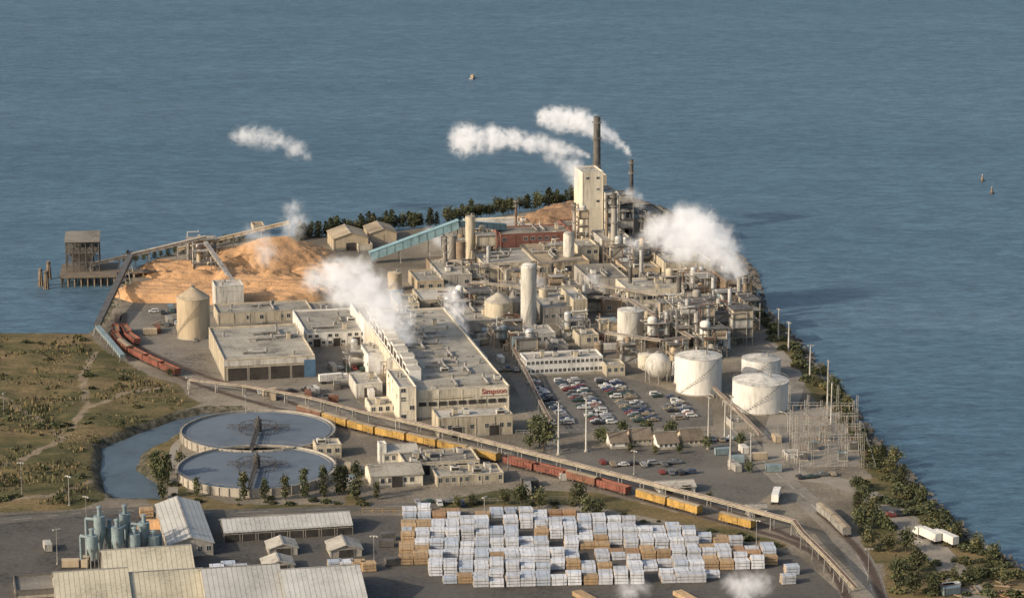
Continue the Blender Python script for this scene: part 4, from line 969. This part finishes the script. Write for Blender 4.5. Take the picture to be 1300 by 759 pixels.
PK = [('white wrapped', pack(wrap, 3)), ('white wrapped', pack(wrap, 2)), ('white wrapped', pack(wrap, 3, 4.9)), ('pale blue wrapped', pack(wrapb, 3)), ('pale blue wrapped', pack(wrapb, 2, 4.5)), ('tan bare', pack(wood, 3)), ('reddish bare', pack(wood2, 2)), ('tan bare', pack(wood, 2, 4.9)), ('white wrapped', pack(wrap, 4, 4.4))]
yard = np.array(W([(512,652),(600,650),(720,651),(860,674),(985,698),(990,716),(935,730),(860,744),(780,750),(660,750),(560,742),(514,722)]))
o0 = G(512, 746); cand = []
LR = radians(4); RL = Vector((cos(LR), sin(LR), 0)); DL = Vector((-sin(LR), cos(LR), 0))
for r in range(-3, 34):
    band = r//3
    for c_ in range(-3, 44):
        if r % 3 == 2: continue
        if (c_+band*2) % 17 == 16: continue
        p = o0+RL*(c_*5.05+R.uniform(-.15, .15)+band*.8)+DL*(r*4.15+R.uniform(-.2, .2))
        if sdist(np.array([[p.x, p.y]]), yard)[0] > -.3: continue
        if R.random() < .06: continue
        cand.append((p, r, c_))
R.shuffle(cand); cand = cand[:286]; nl = len(cand)
blk = {}
for p, r, c_ in cand:
    kk_ = (r//3, c_//2)
    if kk_ not in blk:
        edge = r > 16 or c_ < 2 or c_ > 20
        tp = R.random(); blk[kk_] = R.choice([5, 6, 7]) if tp < (.5 if edge else .12) else R.choice([3, 4]) if tp < .62 and tp > .45 else R.choice([0, 1, 2, 8])
    k = blk[kk_] if R.random() < .7 else R.choice([0, 1, 2, 3, 5, 8])
    solo('lumber_stack', PK[k][1], PK[k][0]+' lumber packs stacked on yard asphalt', 'lumber stack', (p.x, p.y, .04), LR+R.uniform(-.03, .03)+(pi/2 if R.random() < .03 else 0), 'lumber stacks in the timber yard')
for (px, py) in [(425,722),(440,722),(455,722),(468,724),(186,655),(275,728),(290,724),(305,728),(1005,728),(1000,740)]:
    k = R.choice([0, 3, 5]); p = G(px, py); solo('lumber_stack', PK[k][1], PK[k][0]+' lumber packs stacked on yard asphalt', 'lumber stack', (p.x, p.y, .04), ROT, 'lumber stacks in the timber yard')
for (px, py, a) in [(742,760,120),(870,760,118)]:
    mb = MB()
    for j in range(5):
        for k in range(3): mb.box(-5, -1.7+j*.7, .1+k*.5, 5, -1.15+j*.7, .5+k*.5, wood)
    p = G(px, py); solo('timber_stack', mb, 'long squared timbers stacked on yard', 'lumber stack', (p.x, p.y, 0.04), radians(a), 'long timber stacks')
def yfence(a, b, label, m):
    A = G(*a); B = G(*b); d = B-A; n = int(d.length/3); mb = MB()
    for i in range(n+1):
        p = d*i/n; mb.box(p.x-.07, p.y-.07, 0, p.x+.07, p.y+.07, 1.9, m)
    for z_ in (1.0, 1.85): mb.beam(Vector((0, 0, z_)), d+Vector((0, 0, z_)), .08, .10, m)
    solo('yard_rail', mb, label, 'fence', (A.x, A.y, 0))
yfence((460,651), (512,651), 'dull yellow steel yard rail', yellow); yfence((555,640), (720,636), 'grey steel barrier rail beside tracks', steel)
yfence((655,552), (905,548), 'grey wire fence around parking lot', steel)

# ---------- cyclones ----------
def cyclone(px, py, h, m):
    p = G(px, py); H_ = HM(px, py, h); r = 1.9
    t = thing('dust_cyclone', 'blue grey dust cyclone on steel legs by sawmill', 'dust cyclone', (p.x, p.y, 0), R.uniform(0, 3), 'dust cyclones beside the sawmill')
    mb = MB(); mb.cyl(0, 0, H_*.55, H_*.85, r, m, n=18); mb.cyl(0, 0, H_*.22, H_*.55, .35, m, r, n=18, top=False); mb.cyl(0, 0, H_*.85, H_, .7, m, n=12); mb.cyl(0, 0, H_, H_+.4, 1.1, m, .4, n=12); part(t, 'body', mb)
    for a in range(4): mb = MB(); aa = a*pi/2+.4; mb.beam((r*1.1*cos(aa), r*1.1*sin(aa), 0), (r*cos(aa), r*sin(aa), H_*.6), .22, .22, steel); part(t, 'leg', mb)
    mb = MB(); mb.tube((r*.7, 0, H_*.78), (r+3, 0, H_*.78), .55, m, 10); mb.tube((r+3, 0, H_*.78), (r+3, 0, .3), .5, m, 10); part(t, 'duct', mb)
for i, (px, py, h) in enumerate([(128,716,72),(140,712,52),(150,720,60),(160,708,66),(172,718,48),(184,712,58),(118,722,50),(196,714,40)]): cyclone(px, py, h, bluegrey)

# ---------- masts, poles ----------
def mast(px, py, h, label='tall pale steel light mast', name='light_mast', m=offwhite, r=.3):
    p = G(px, py); H_ = HM(px, py, h); t = thing(name, label, 'light pole', (p.x, p.y, 0), R.uniform(0, 3), 'light poles around the mill')
    mb = MB(); mb.cyl(0, 0, 0, H_, r, m, r*.5, n=8); mb.cyl(0, 0, 0, .5, r*2, concrete, n=8); part(t, 'pole', mb)
    mb = MB(); mb.box(-1.2, -.1, H_-.1, 1.2, .1, H_+.1, steel)
    for x in (-1.1, 0, 1.1): mb.box(x-.25, -.4, H_-.35, x+.25, .3, H_-.1, offwhite)
    part(t, 'lamp_head', mb)
for q_ in [(744,573,68),(709,577,68),(899,570,66),(927,595,92),(953,590,40),(1050,530,72),(988,432,40),(1028,482,44),(1055,538,52),(1001,445,36),(920,560,50)]: mast(*q_, r=.42)
for q_ in [(88,642,38),(73,716,45),(28,632,45),(475,718,38),(312,532,30),(805,602,30),(1015,604,28),(645,600,26),(240,500,22),(5,520,22),(960,700,40),(615,660,30),(860,700,34),(110,660,30),(440,480,26),(1102,740,44),(1165,716,30),(560,600,24)]: mast(*q_, label='slender grey steel light pole', m=steel, r=.2)

# substation
def substation():
    p = G(1010, 590); t = thing('electrical_substation', 'grey lattice steel electrical substation on gravel', 'substation', (p.x, p.y, 0), radians(-2))
    for i in range(5):
        for j in range(4):
            x = i*6.2; y = j*15; hgt = 13 if (i+j) % 3 else 19; mb = MB(); w_ = .45
            for a, b in ((-w_,-w_),(w_,-w_),(w_,w_),(-w_,w_)): mb.beam((a, b, 0), (a*.6, b*.6, hgt), .11, .11, steel)
            for k in range(int(hgt/1.5)): z_ = k*1.5; s_ = 1 if k % 2 else -1; mb.beam((-w_*s_, -w_, z_), (w_*s_, -w_, z_+1.5), .07, .07, steel); mb.beam((-w_, w_*s_, z_), (-w_, -w_*s_, z_+1.5), .07, .07, steel)
            part(t, 'lattice_column', mb, (x, y, 0))
    for j in range(4):
        mb = MB(); mb.beam((0, j*15, 10.9), (24.8, j*15, 10.9), .6, .13, steel); mb.beam((0, j*15, 12.0), (24.8, j*15, 12.0), .13, .13, steel)
        for k in range(16): mb.beam((k*1.5, j*15, 10.9), (k*1.5+.75, j*15, 12.0), .08, .08, steel)
        for k in range(8): mb.cyl(1.5+k*3.1, j*15, 9.2, 10.8, .2, brown, n=8)
        part(t, 'busbar_gantry', mb)
    mb = MB()
    for k in range(8): mb.tube((1.5+k*3.1, 0, 9.2), (1.5+k*3.1, 45, 9.2), .05, steel, 4)
    part(t, 'wire', mb)
    for k in range(5):
        mb = MB(); mb.box(-1.8, -1.3, .3, 1.8, 1.3, 3.4, bluegrey if k % 2 else greyw)
        for i in range(8): mb.box(-1.7+i*.46, -1.8, .6, -1.55+i*.46, -1.3, 3.1, steel)
        for i in (-1, 0, 1): mb.cyl(i, 0, 3.4, 5.2, .18, brown, n=8)
        mb.box(-2.2, -2, 0, 2.2, 1.6, .3, concrete); part(t, 'transformer', mb, (3+k*5.0, 7.5+(k % 3)*14, 0))
    mb = MB(); X0, X1, Y0, Y1 = -4, 29, -5, 50; pts = [(X0,Y0),(X1,Y0),(X1,Y1),(X0,Y1),(X0,Y0)]
    for a, b in zip(pts, pts[1:]):
        n = int(hypot(b[0]-a[0], b[1]-a[1])/3)
        for i in range(n): x = a[0]+(b[0]-a[0])*i/n; y = a[1]+(b[1]-a[1])*i/n; mb.box(x-.06, y-.06, 0, x+.06, y+.06, 2.3, steel)
        for z_ in (.2, 1.2, 2.2): mb.beam((*a, z_), (*b, z_), .07, .07, steel)
    part(t, 'fence', mb)
substation()

# ---------- trees ----------
def tree_src(kind, seed):
    rr = random.Random(seed); t = thing('tree', 'x', 'tree', (0, 0, -500), 0); mb = MB(); cr = MB()
    H_ = {'fir': 11, 'poplar': 12, 'round': 8.5}[kind]
    mb.tube((0, 0, -.3), (0, 0, H_*.5), .28, barkm, 7, .18); mb.tube((0, 0, H_*.5), (rr.uniform(-.2, .2), rr.uniform(-.2, .2), H_*.92), .18, barkm, 6, .04)
    for i in range(9):
        a = rr.uniform(0, 6.28); z_ = H_*rr.uniform(.25, .75); rd = {'fir': 2.2*(1-z_/H_)+.4, 'poplar': 1.0, 'round': 2.2}[kind]
        e = (rd*cos(a), rd*sin(a), z_+rd*.5); mb.tube((0, 0, z_), e, .09, barkm, 4, .03)
    part(t, 'trunk', mb)
    lf = {'fir': [leafd, leafd, leafm], 'poplar': [leafm, leafm, leafl, leafd], 'round': [leafm, leafl, leafd]}[kind]
    if seed % 4 == 3: lf = lf+[leafy]
    cl = [(rr.uniform(0, 6.28), rr.random(), rr.random()) for _ in range(34)]
    for i in range(640):
        if kind == 'fir':
            u = rr.random()**1.1; z_ = H_*(.06+.92*u); rmax = 4.6*(1-u)**.5*(.75+.25*sin(u*22+seed))+.3; a = rr.uniform(0, 6.28); rmax *= .75+.35*sin(a*3+seed); r_ = rmax*sqrt(rr.uniform(.15, 1)); p = Vector((r_*cos(a), r_*sin(a), z_-r_*.15))
        else:
            ca_, cu, cv = cl[i % 34]
            if kind == 'poplar': cz = H_*(.15+.8*cu); R0 = 1.7*sin(pi*min(1, .12+cu*.83))*sqrt(cv); sp_ = .65
            else: cz = H_*(.3+.62*cu); R0 = 3.3*sin(pi*(.15+cu*.72))*sqrt(cv); sp_ = .85
            p = Vector((R0*cos(ca_), R0*sin(ca_), cz))+Vector((rr.gauss(0, sp_), rr.gauss(0, sp_), rr.gauss(0, sp_)))
        sz = rr.uniform(.25, .6); nrm = Vector((rr.gauss(0, 1), rr.gauss(0, 1), rr.gauss(.3, 1))).normalized(); u_ = nrm.orthogonal().normalized(); w_ = nrm.cross(u_)
        cr.add([p+u_*sz, p+w_*sz*.8, p-u_*sz, p-w_*sz*.7], [(0, 1, 2, 3)], rr.choice(lf))
    part(t, 'crown', cr); return t
TS = {'fir': [tree_src('fir', i) for i in (1, 2, 3, 6)], 'poplar': [tree_src('poplar', i) for i in (4, 5, 7)], 'round': [tree_src('round', i) for i in (8, 9, 11)]}
tu = set(); TL = {'fir': 'dark evergreen tree on the shoreline bank', 'poplar': 'narrow green poplar beside settling basin', 'round': 'rounded leafy green tree beside mill road'}
TG = {'fir': 'evergreen trees along the shore', 'poplar': 'poplars around the basins', 'round': 'leafy trees around the site'}
def tree(kind, px, py, sc=1):
    p = G(px, py); src = R.choice(TS[kind]); rz = R.uniform(0, 6)
    if src not in tu: tu.add(src); src.location = p; src.rotation_euler = (0, 0, rz); src.scale = (sc,)*3; o = src
    else: o = clone(src, p, rz, sc)
    o['label'] = TL[kind]; o['group'] = TG[kind]
for i in range(100):
    x = 380+i*3.65+R.uniform(-3, 3); y = 302-(x-385)*.112+R.uniform(-2, 3)-(x > 560)*(x-560)*.05
    if R.random() < .93: tree(R.choice(['fir', 'round']), x, y, R.uniform(.5, .9))
for i in range(20): tree(R.choice(['fir', 'round']), 158+i*8+R.uniform(-3, 3), 335-i*1.6+R.uniform(-2, 2), R.uniform(.35, .6))
for q_ in [(200,612,1.0),(212,614,1.0),(194,600,.7),(206,632,.9),(310,634,.9),(336,636,.7),(362,634,.8),(387,632,1.0),(411,630,.9),(430,628,.9),(437,624,.8),(452,634,1.1),(250,630,.6),(478,634,.6),(1088,650,.7)]: tree('poplar', *q_)
for q_ in [(690,572,1.4),(672,570,1.0),(682,558,1.1),(735,640,.9),(745,655,.8),(662,642,.9),(684,645,.8),(790,556,.8),(822,556,.8),(852,556,.8),(768,562,.7),(940,566,.6),(800,574,.4),(832,577,.4),(862,576,.4),(898,570,.6),(1096,640,.8),(1092,672,.9),(1104,695,.8),(1088,625,.7),(1150,700,.9),(1165,725,.9),(1140,738,.9),(1185,755,.8),(1160,755,.9),(1130,600,.7),(1145,612,.7),(1170,638,.7),(1075,520,.7),(1065,508,.7),(1240,700,.7),(1262,712,.7),(60,540,.4),(215,478,.4),(228,590,.6),(760,560,.6),(900,640,.5),(1045,480,.6),(1215,680,.6),(75,640,.5),(580,645,.5),(155,545,.5),(1060,500,.8),(1135,590,.8),(950,600,.5),(1120,585,.7),(760,655,.7),(640,640,.6),(600,642,.5),(1210,740,.6),(1240,738,.6),(1275,742,.6),(1110,650,.7),(1118,670,.7),(1128,700,.7)]: tree('round', *q_)
def shrub(seed):
    rr = random.Random(seed); mb = MB()
    for i in range(4): mb.tube((0, 0, -.2), (rr.uniform(-.7, .7), rr.uniform(-.7, .7), 1.2), .06, barkm, 4, .02)
    for i in range(170):
        a = rr.uniform(0, 6.28); e = rr.random(); r_ = 1.5*sqrt(rr.random()); p = Vector((r_*cos(a)*1.2, r_*sin(a), .2+1.5*e*(1-(r_/1.9)**2)))
        sz = rr.uniform(.15, .42); nrm = Vector((rr.gauss(0, 1), rr.gauss(0, 1), rr.gauss(.4, 1))).normalized(); u_ = nrm.orthogonal().normalized(); w_ = nrm.cross(u_)
        mb.add([p+u_*sz, p+w_*sz, p-u_*sz, p-w_*sz*.7], [(0, 1, 2, 3)], rr.choice([leafd, leafm, leafm, leafl] if seed % 3 else [leafm, leafl, leafy]))
    return mb.mesh('shrub')
SH = [shrub(i) for i in range(6)]
def addsh(p, s_):
    o = solo('shrub', R.choice(SH), 'low green shrub growing on bank and grass', 'shrub', (p.x, p.y, p.z), R.uniform(0, 6), 'shrubs along the banks'); o.scale = (s_, s_, s_*R.uniform(.6, 1.0))
bl = smooth_line([G(*p) for p in [(962,392),(1004,436),(1050,494),(1098,560),(1142,612),(1195,662),(1232,696),(1290,728)]], 15)
for p in bl: addsh(p+Vector((R.uniform(-6, 2), R.uniform(-4, 4), 0)), R.uniform(.9, 2.0))
n_ = 0
while n_ < 70:
    px = R.uniform(1070, 1300); py = R.uniform(560, 758); g_ = np.array([G(px, py)[:2]])
    if min(sdist(g_, grass[i])[0] for i in (2, 3, 4)) < -2 and sdist(g_, land)[0] < -3: addsh(G(px, py), R.uniform(.8, 2.0)); n_ += 1
n_ = 0
while n_ < 60:
    px = R.uniform(-10, 235); py = R.uniform(426, 640); g_ = G(px, py)
    if sdist(np.array([g_[:2]]), grass[0])[0] < -3 and mnoise.noise(Vector((g_.x*.03, g_.y*.03, 9))) > -.05: addsh(G(px, py, .6), R.uniform(.4, 1.4)); n_ += 1
for _ in range(60):
    px, py = R.choice([(R.uniform(185, 222), R.uniform(580, 630)), (R.uniform(230, 470), R.uniform(632, 642)), (R.uniform(120, 132), R.uniform(560, 630)), (R.uniform(150, 240), 540-R.uniform(0, 24)), (R.uniform(560, 1000), 0)])
    if py == 0: py = 640+max(0, px-700)*.18+R.uniform(-4, 4)
    if sdist(np.array([G(px, py)[:2]]), slough)[0] > 3: addsh(G(px, py), R.uniform(.5, 1.3))
mb = MB()
for _ in range(9000):
    px = R.uniform(-30, 262); py = R.uniform(424, 645); p = G(px, py, .6)
    if mnoise.noise(Vector((p.x*.05, p.y*.04, 2))) < -.05: continue
    if not (sdist(np.array([[p.x, p.y]]), grass[0])[0] < -5): continue
    h_ = R.uniform(.2, .6); a = R.uniform(0, 3.14); dx, dy = cos(a)*h_*.9, sin(a)*h_*.9; p.z = 1.1
    mb.add([(p.x-dx, p.y-dy, p.z-1.3), (p.x+dx, p.y+dy, p.z-1.3), (p.x+dx*.4, p.y+dy*.4, p.z+h_), (p.x-dx*.7, p.y-dy*.7, p.z+h_*.7)], [(0, 1, 2, 3)], R.choice([drygr, drygr, drygr2, drygr2, drygr2, leafy, leafm]))
solo('dry_grass', mb, 'dry tufted grass covering the waste field', 'grass', kind='stuff')
mb = MB()
for p in smooth_line([G(*p) for p in shore[18:]], 14):
    for k in range(9):
        c_ = p+Vector((R.uniform(-7, 3), R.uniform(-3, 3), R.uniform(-2.4, -1))); r_ = R.uniform(.4, 1.2); vs = [c_+Vector((R.uniform(.6, 1)*r_*a, R.uniform(.6, 1)*r_*b, R.uniform(.5, .9)*r_*cz)) for a in (-1, 1) for b in (-1, 1) for cz in (-1, 1)]
        mb.add(vs, [(0,1,3,2),(4,6,7,5),(0,4,5,1),(2,3,7,6),(0,2,6,4),(1,5,7,3)], rockm)
solo('riprap_rocks', mb, 'grey boulders lining the water edge', 'rocks', kind='stuff')

# ---------- boats, buoys ----------
p = G(600, 100, -2.2); t = thing('motor_boat', 'small motor boat crossing open water', 'boat', (p.x, p.y, -2.2), 1.3)
mb = MB(); mb.add([(-4,-1.4,.9),(2,-1.5,1),(5,0,1.3),(2,1.5,1),(-4,1.4,.9),(-4,-1,-.3),(2,-1,-.3),(4.2,0,-.2),(2,1,-.3),(-4,1,-.3)], [(0,1,2,3,4),(0,5,6,1),(1,6,7,2),(2,7,8,3),(3,8,9,4),(4,9,5,0)], greyw); part(t, 'hull', mb)
mb = MB(); mb.box(-2, -1, 1, 1.2, 1, 2.6, tan); mb.box(-1.8, -1.03, 1.7, 1.0, -1.0, 2.3, glass); mb.box(-2.2, -1.15, 2.6, 1.5, 1.15, 2.75, tan); part(t, 'cabin', mb)
for (px, py) in [(1247,230), (1259,246)]:
    p = G(px, py, -2.2); mb = MB(); mb.cyl(0, 0, -.6, .9, 1.3, steeld, n=14, bot=True); mb.cyl(0, 0, .9, 3.4, .8, brown, .2, n=8); mb.cyl(0, 0, 3.4, 4.0, .35, offwhite, n=8)
    solo('navigation_buoy', mb, 'dark navigation buoy floating in bay', 'buoy', (p.x, p.y, -2.2), group='buoys in the bay')

# ---------- steam ----------
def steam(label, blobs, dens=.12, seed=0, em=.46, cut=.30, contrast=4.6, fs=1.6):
    c0 = Vector(blobs[0][:3]); bm = bmesh.new()
    for (x, y, z_, r_) in blobs:
        bmesh.ops.create_icosphere(bm, subdivisions=2, radius=r_, matrix=Matrix.Translation(Vector((x, y, z_))-c0))
    me = bpy.data.meshes.new('steam_plume'); bm.to_mesh(me); bm.free(); rm = sum(b[3] for b in blobs)/len(blobs)
    m = bpy.data.materials.new('steam'); m.use_nodes = True; nt = m.node_tree; N = nt.nodes; L = nt.links; N.remove(N['Principled BSDF'])
    tc = N.new('ShaderNodeTexCoord'); prev = None
    def mt(op, a, b=None, c_=None, clamp=False):
        n = N.new('ShaderNodeMath'); n.operation = op; n.use_clamp = clamp
        for i, v in enumerate((a, b, c_)):
            if v is None: continue
            if isinstance(v, (int, float)): n.inputs[i].default_value = v
            else: L.new(v, n.inputs[i])
        return n.outputs[0]
    n1 = N.new('ShaderNodeTexNoise'); n1.inputs['Scale'].default_value = fs/rm; n1.inputs['Detail'].default_value = 6; n1.inputs['Roughness'].default_value = .66; n1.inputs['Distortion'].default_value = .8
    av = N.new('ShaderNodeVectorMath'); av.operation = 'ADD'; av.inputs[1].default_value = (seed*31.0, 0, 0); L.new(tc.outputs['Object'], av.inputs[0]); L.new(av.outputs[0], n1.inputs['Vector'])
    for (x, y, z_, r_) in blobs:
        d = N.new('ShaderNodeVectorMath'); d.operation = 'DISTANCE'; L.new(tc.outputs['Object'], d.inputs[0]); d.inputs[1].default_value = Vector((x, y, z_))-c0
        f = mt('MULTIPLY_ADD', d.outputs['Value'], -1/r_, 1.0)
        prev = f if prev is None else mt('SMOOTH_MAX', prev, f, .15)
    nn = mt('MULTIPLY_ADD', n1.outputs['Fac'], contrast, -contrast/2-cut); s1 = mt('MULTIPLY_ADD', prev, 1.7, nn); s1 = mt('MULTIPLY', s1, .75, clamp=True); s1 = mt('POWER', s1, 1.4); edge = mt('MULTIPLY', prev, 2.2, clamp=True); s1 = mt('MULTIPLY', s1, edge)
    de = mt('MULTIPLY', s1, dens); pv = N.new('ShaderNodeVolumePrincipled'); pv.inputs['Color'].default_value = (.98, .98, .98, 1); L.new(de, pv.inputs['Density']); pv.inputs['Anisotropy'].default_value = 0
    L.new(mt('MULTIPLY', de, em), pv.inputs['Emission Strength']); pv.inputs['Emission Color'].default_value = (1, .94, .88, 1)  # glow added to the steam, standing in for light scattered repeatedly inside it
    L.new(pv.outputs[0], N['Material Output'].inputs['Volume']); me.materials.append(m)
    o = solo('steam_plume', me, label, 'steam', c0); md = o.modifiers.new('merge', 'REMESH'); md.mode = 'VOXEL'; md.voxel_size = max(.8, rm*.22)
    return o
def chain(pts, Y, gr=1.75):
    out = []
    for i in range(len(pts)-1):
        a, b = pts[i], pts[i+1]; st = hypot(a[0]-b[0], a[1]-b[1]); n = max(1, int(st/(.75*(a[2]+b[2])/2)))
        for k in range(n): f = k/n; out.append([a[j]+(b[j]-a[j])*f for j in range(3)])
    out.append(pts[-1]); res = []
    for q_ in out:
        p = AT(q_[0], q_[1]+R.uniform(-.25, .25)*q_[2], Y+R.uniform(-.3, .3)*q_[2]); s_ = F/(Y*cos(PITCH)+(CH-p.z)*sin(PITCH)); res.append((p.x, p.y, p.z, q_[2]*gr*R.uniform(.8, 1.15)/s_))
    return res
Y0 = G(757, 303).y; Y1 = G(801, 300).y
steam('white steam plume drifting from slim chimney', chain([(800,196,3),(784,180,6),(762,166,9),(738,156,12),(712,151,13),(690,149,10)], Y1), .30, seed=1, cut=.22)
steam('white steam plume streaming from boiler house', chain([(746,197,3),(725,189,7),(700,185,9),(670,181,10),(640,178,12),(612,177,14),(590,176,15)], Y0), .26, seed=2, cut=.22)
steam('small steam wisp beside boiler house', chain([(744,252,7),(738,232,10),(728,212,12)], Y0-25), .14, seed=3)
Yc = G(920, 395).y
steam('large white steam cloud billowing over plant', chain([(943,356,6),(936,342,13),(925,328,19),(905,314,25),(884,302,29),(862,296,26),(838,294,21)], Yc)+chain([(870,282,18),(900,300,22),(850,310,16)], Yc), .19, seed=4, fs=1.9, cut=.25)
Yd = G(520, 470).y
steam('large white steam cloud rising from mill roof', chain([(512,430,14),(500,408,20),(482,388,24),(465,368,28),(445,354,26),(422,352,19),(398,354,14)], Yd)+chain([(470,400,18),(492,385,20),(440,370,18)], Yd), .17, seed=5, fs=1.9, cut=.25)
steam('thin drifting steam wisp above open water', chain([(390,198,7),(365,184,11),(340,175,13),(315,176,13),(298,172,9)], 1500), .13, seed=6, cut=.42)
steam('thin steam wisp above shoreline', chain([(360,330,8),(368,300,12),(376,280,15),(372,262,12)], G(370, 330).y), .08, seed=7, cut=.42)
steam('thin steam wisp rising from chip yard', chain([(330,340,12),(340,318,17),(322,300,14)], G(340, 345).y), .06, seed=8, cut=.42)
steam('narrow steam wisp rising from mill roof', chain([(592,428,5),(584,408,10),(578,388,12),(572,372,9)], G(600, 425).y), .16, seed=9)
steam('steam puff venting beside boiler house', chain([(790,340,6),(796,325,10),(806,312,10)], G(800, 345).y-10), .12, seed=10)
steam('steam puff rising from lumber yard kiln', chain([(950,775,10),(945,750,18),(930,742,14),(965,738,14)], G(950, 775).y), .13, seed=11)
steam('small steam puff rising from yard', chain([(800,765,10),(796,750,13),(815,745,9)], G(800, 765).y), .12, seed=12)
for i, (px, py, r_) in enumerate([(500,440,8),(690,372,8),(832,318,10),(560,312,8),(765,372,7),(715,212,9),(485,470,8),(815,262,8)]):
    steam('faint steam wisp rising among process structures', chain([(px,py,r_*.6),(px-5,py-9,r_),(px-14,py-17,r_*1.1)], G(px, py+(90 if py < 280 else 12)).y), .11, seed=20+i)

# ---------- light, world, camera ----------
sd_ = Vector((-.78, -.46, .44)).normalized(); el = math.asin(sd_.z); az = atan2(sd_.x, sd_.y)
sun = bpy.data.lights.new('sun', 'SUN'); sun.energy = 4.0; sun.angle = radians(.6); sun.color = (1, .85, .67)
so = bpy.data.objects.new('sun', sun); so.rotation_euler = sd_.to_track_quat('Z', 'Y').to_euler(); so.location = (0, 900, 400); COL.objects.link(so)
w = bpy.data.worlds.new('World'); scene.world = w; w.use_nodes = True; nt = w.node_tree
sk = nt.nodes.new('ShaderNodeTexSky'); sk.sky_type = 'NISHITA'; sk.sun_disc = False; sk.sun_elevation = el; sk.sun_rotation = az; sk.dust_density = 4.0; sk.air_density = 1.2
nt.links.new(sk.outputs[0], nt.nodes['Background'].inputs['Color']); nt.nodes['Background'].inputs['Strength'].default_value = .15
cam = bpy.data.cameras.new('camera'); co = bpy.data.objects.new('camera', cam); COL.objects.link(co); scene.camera = co
cam.sensor_width = 36; cam.lens = 36*F/1300; cam.clip_end = 60000; cam.clip_start = 1
co.location = (0, 0, CH); co.rotation_euler = (pi/2-PITCH, 0, 0)
print('cars', ncar, 'lumber', nl, 'objs', len(bpy.data.objects))
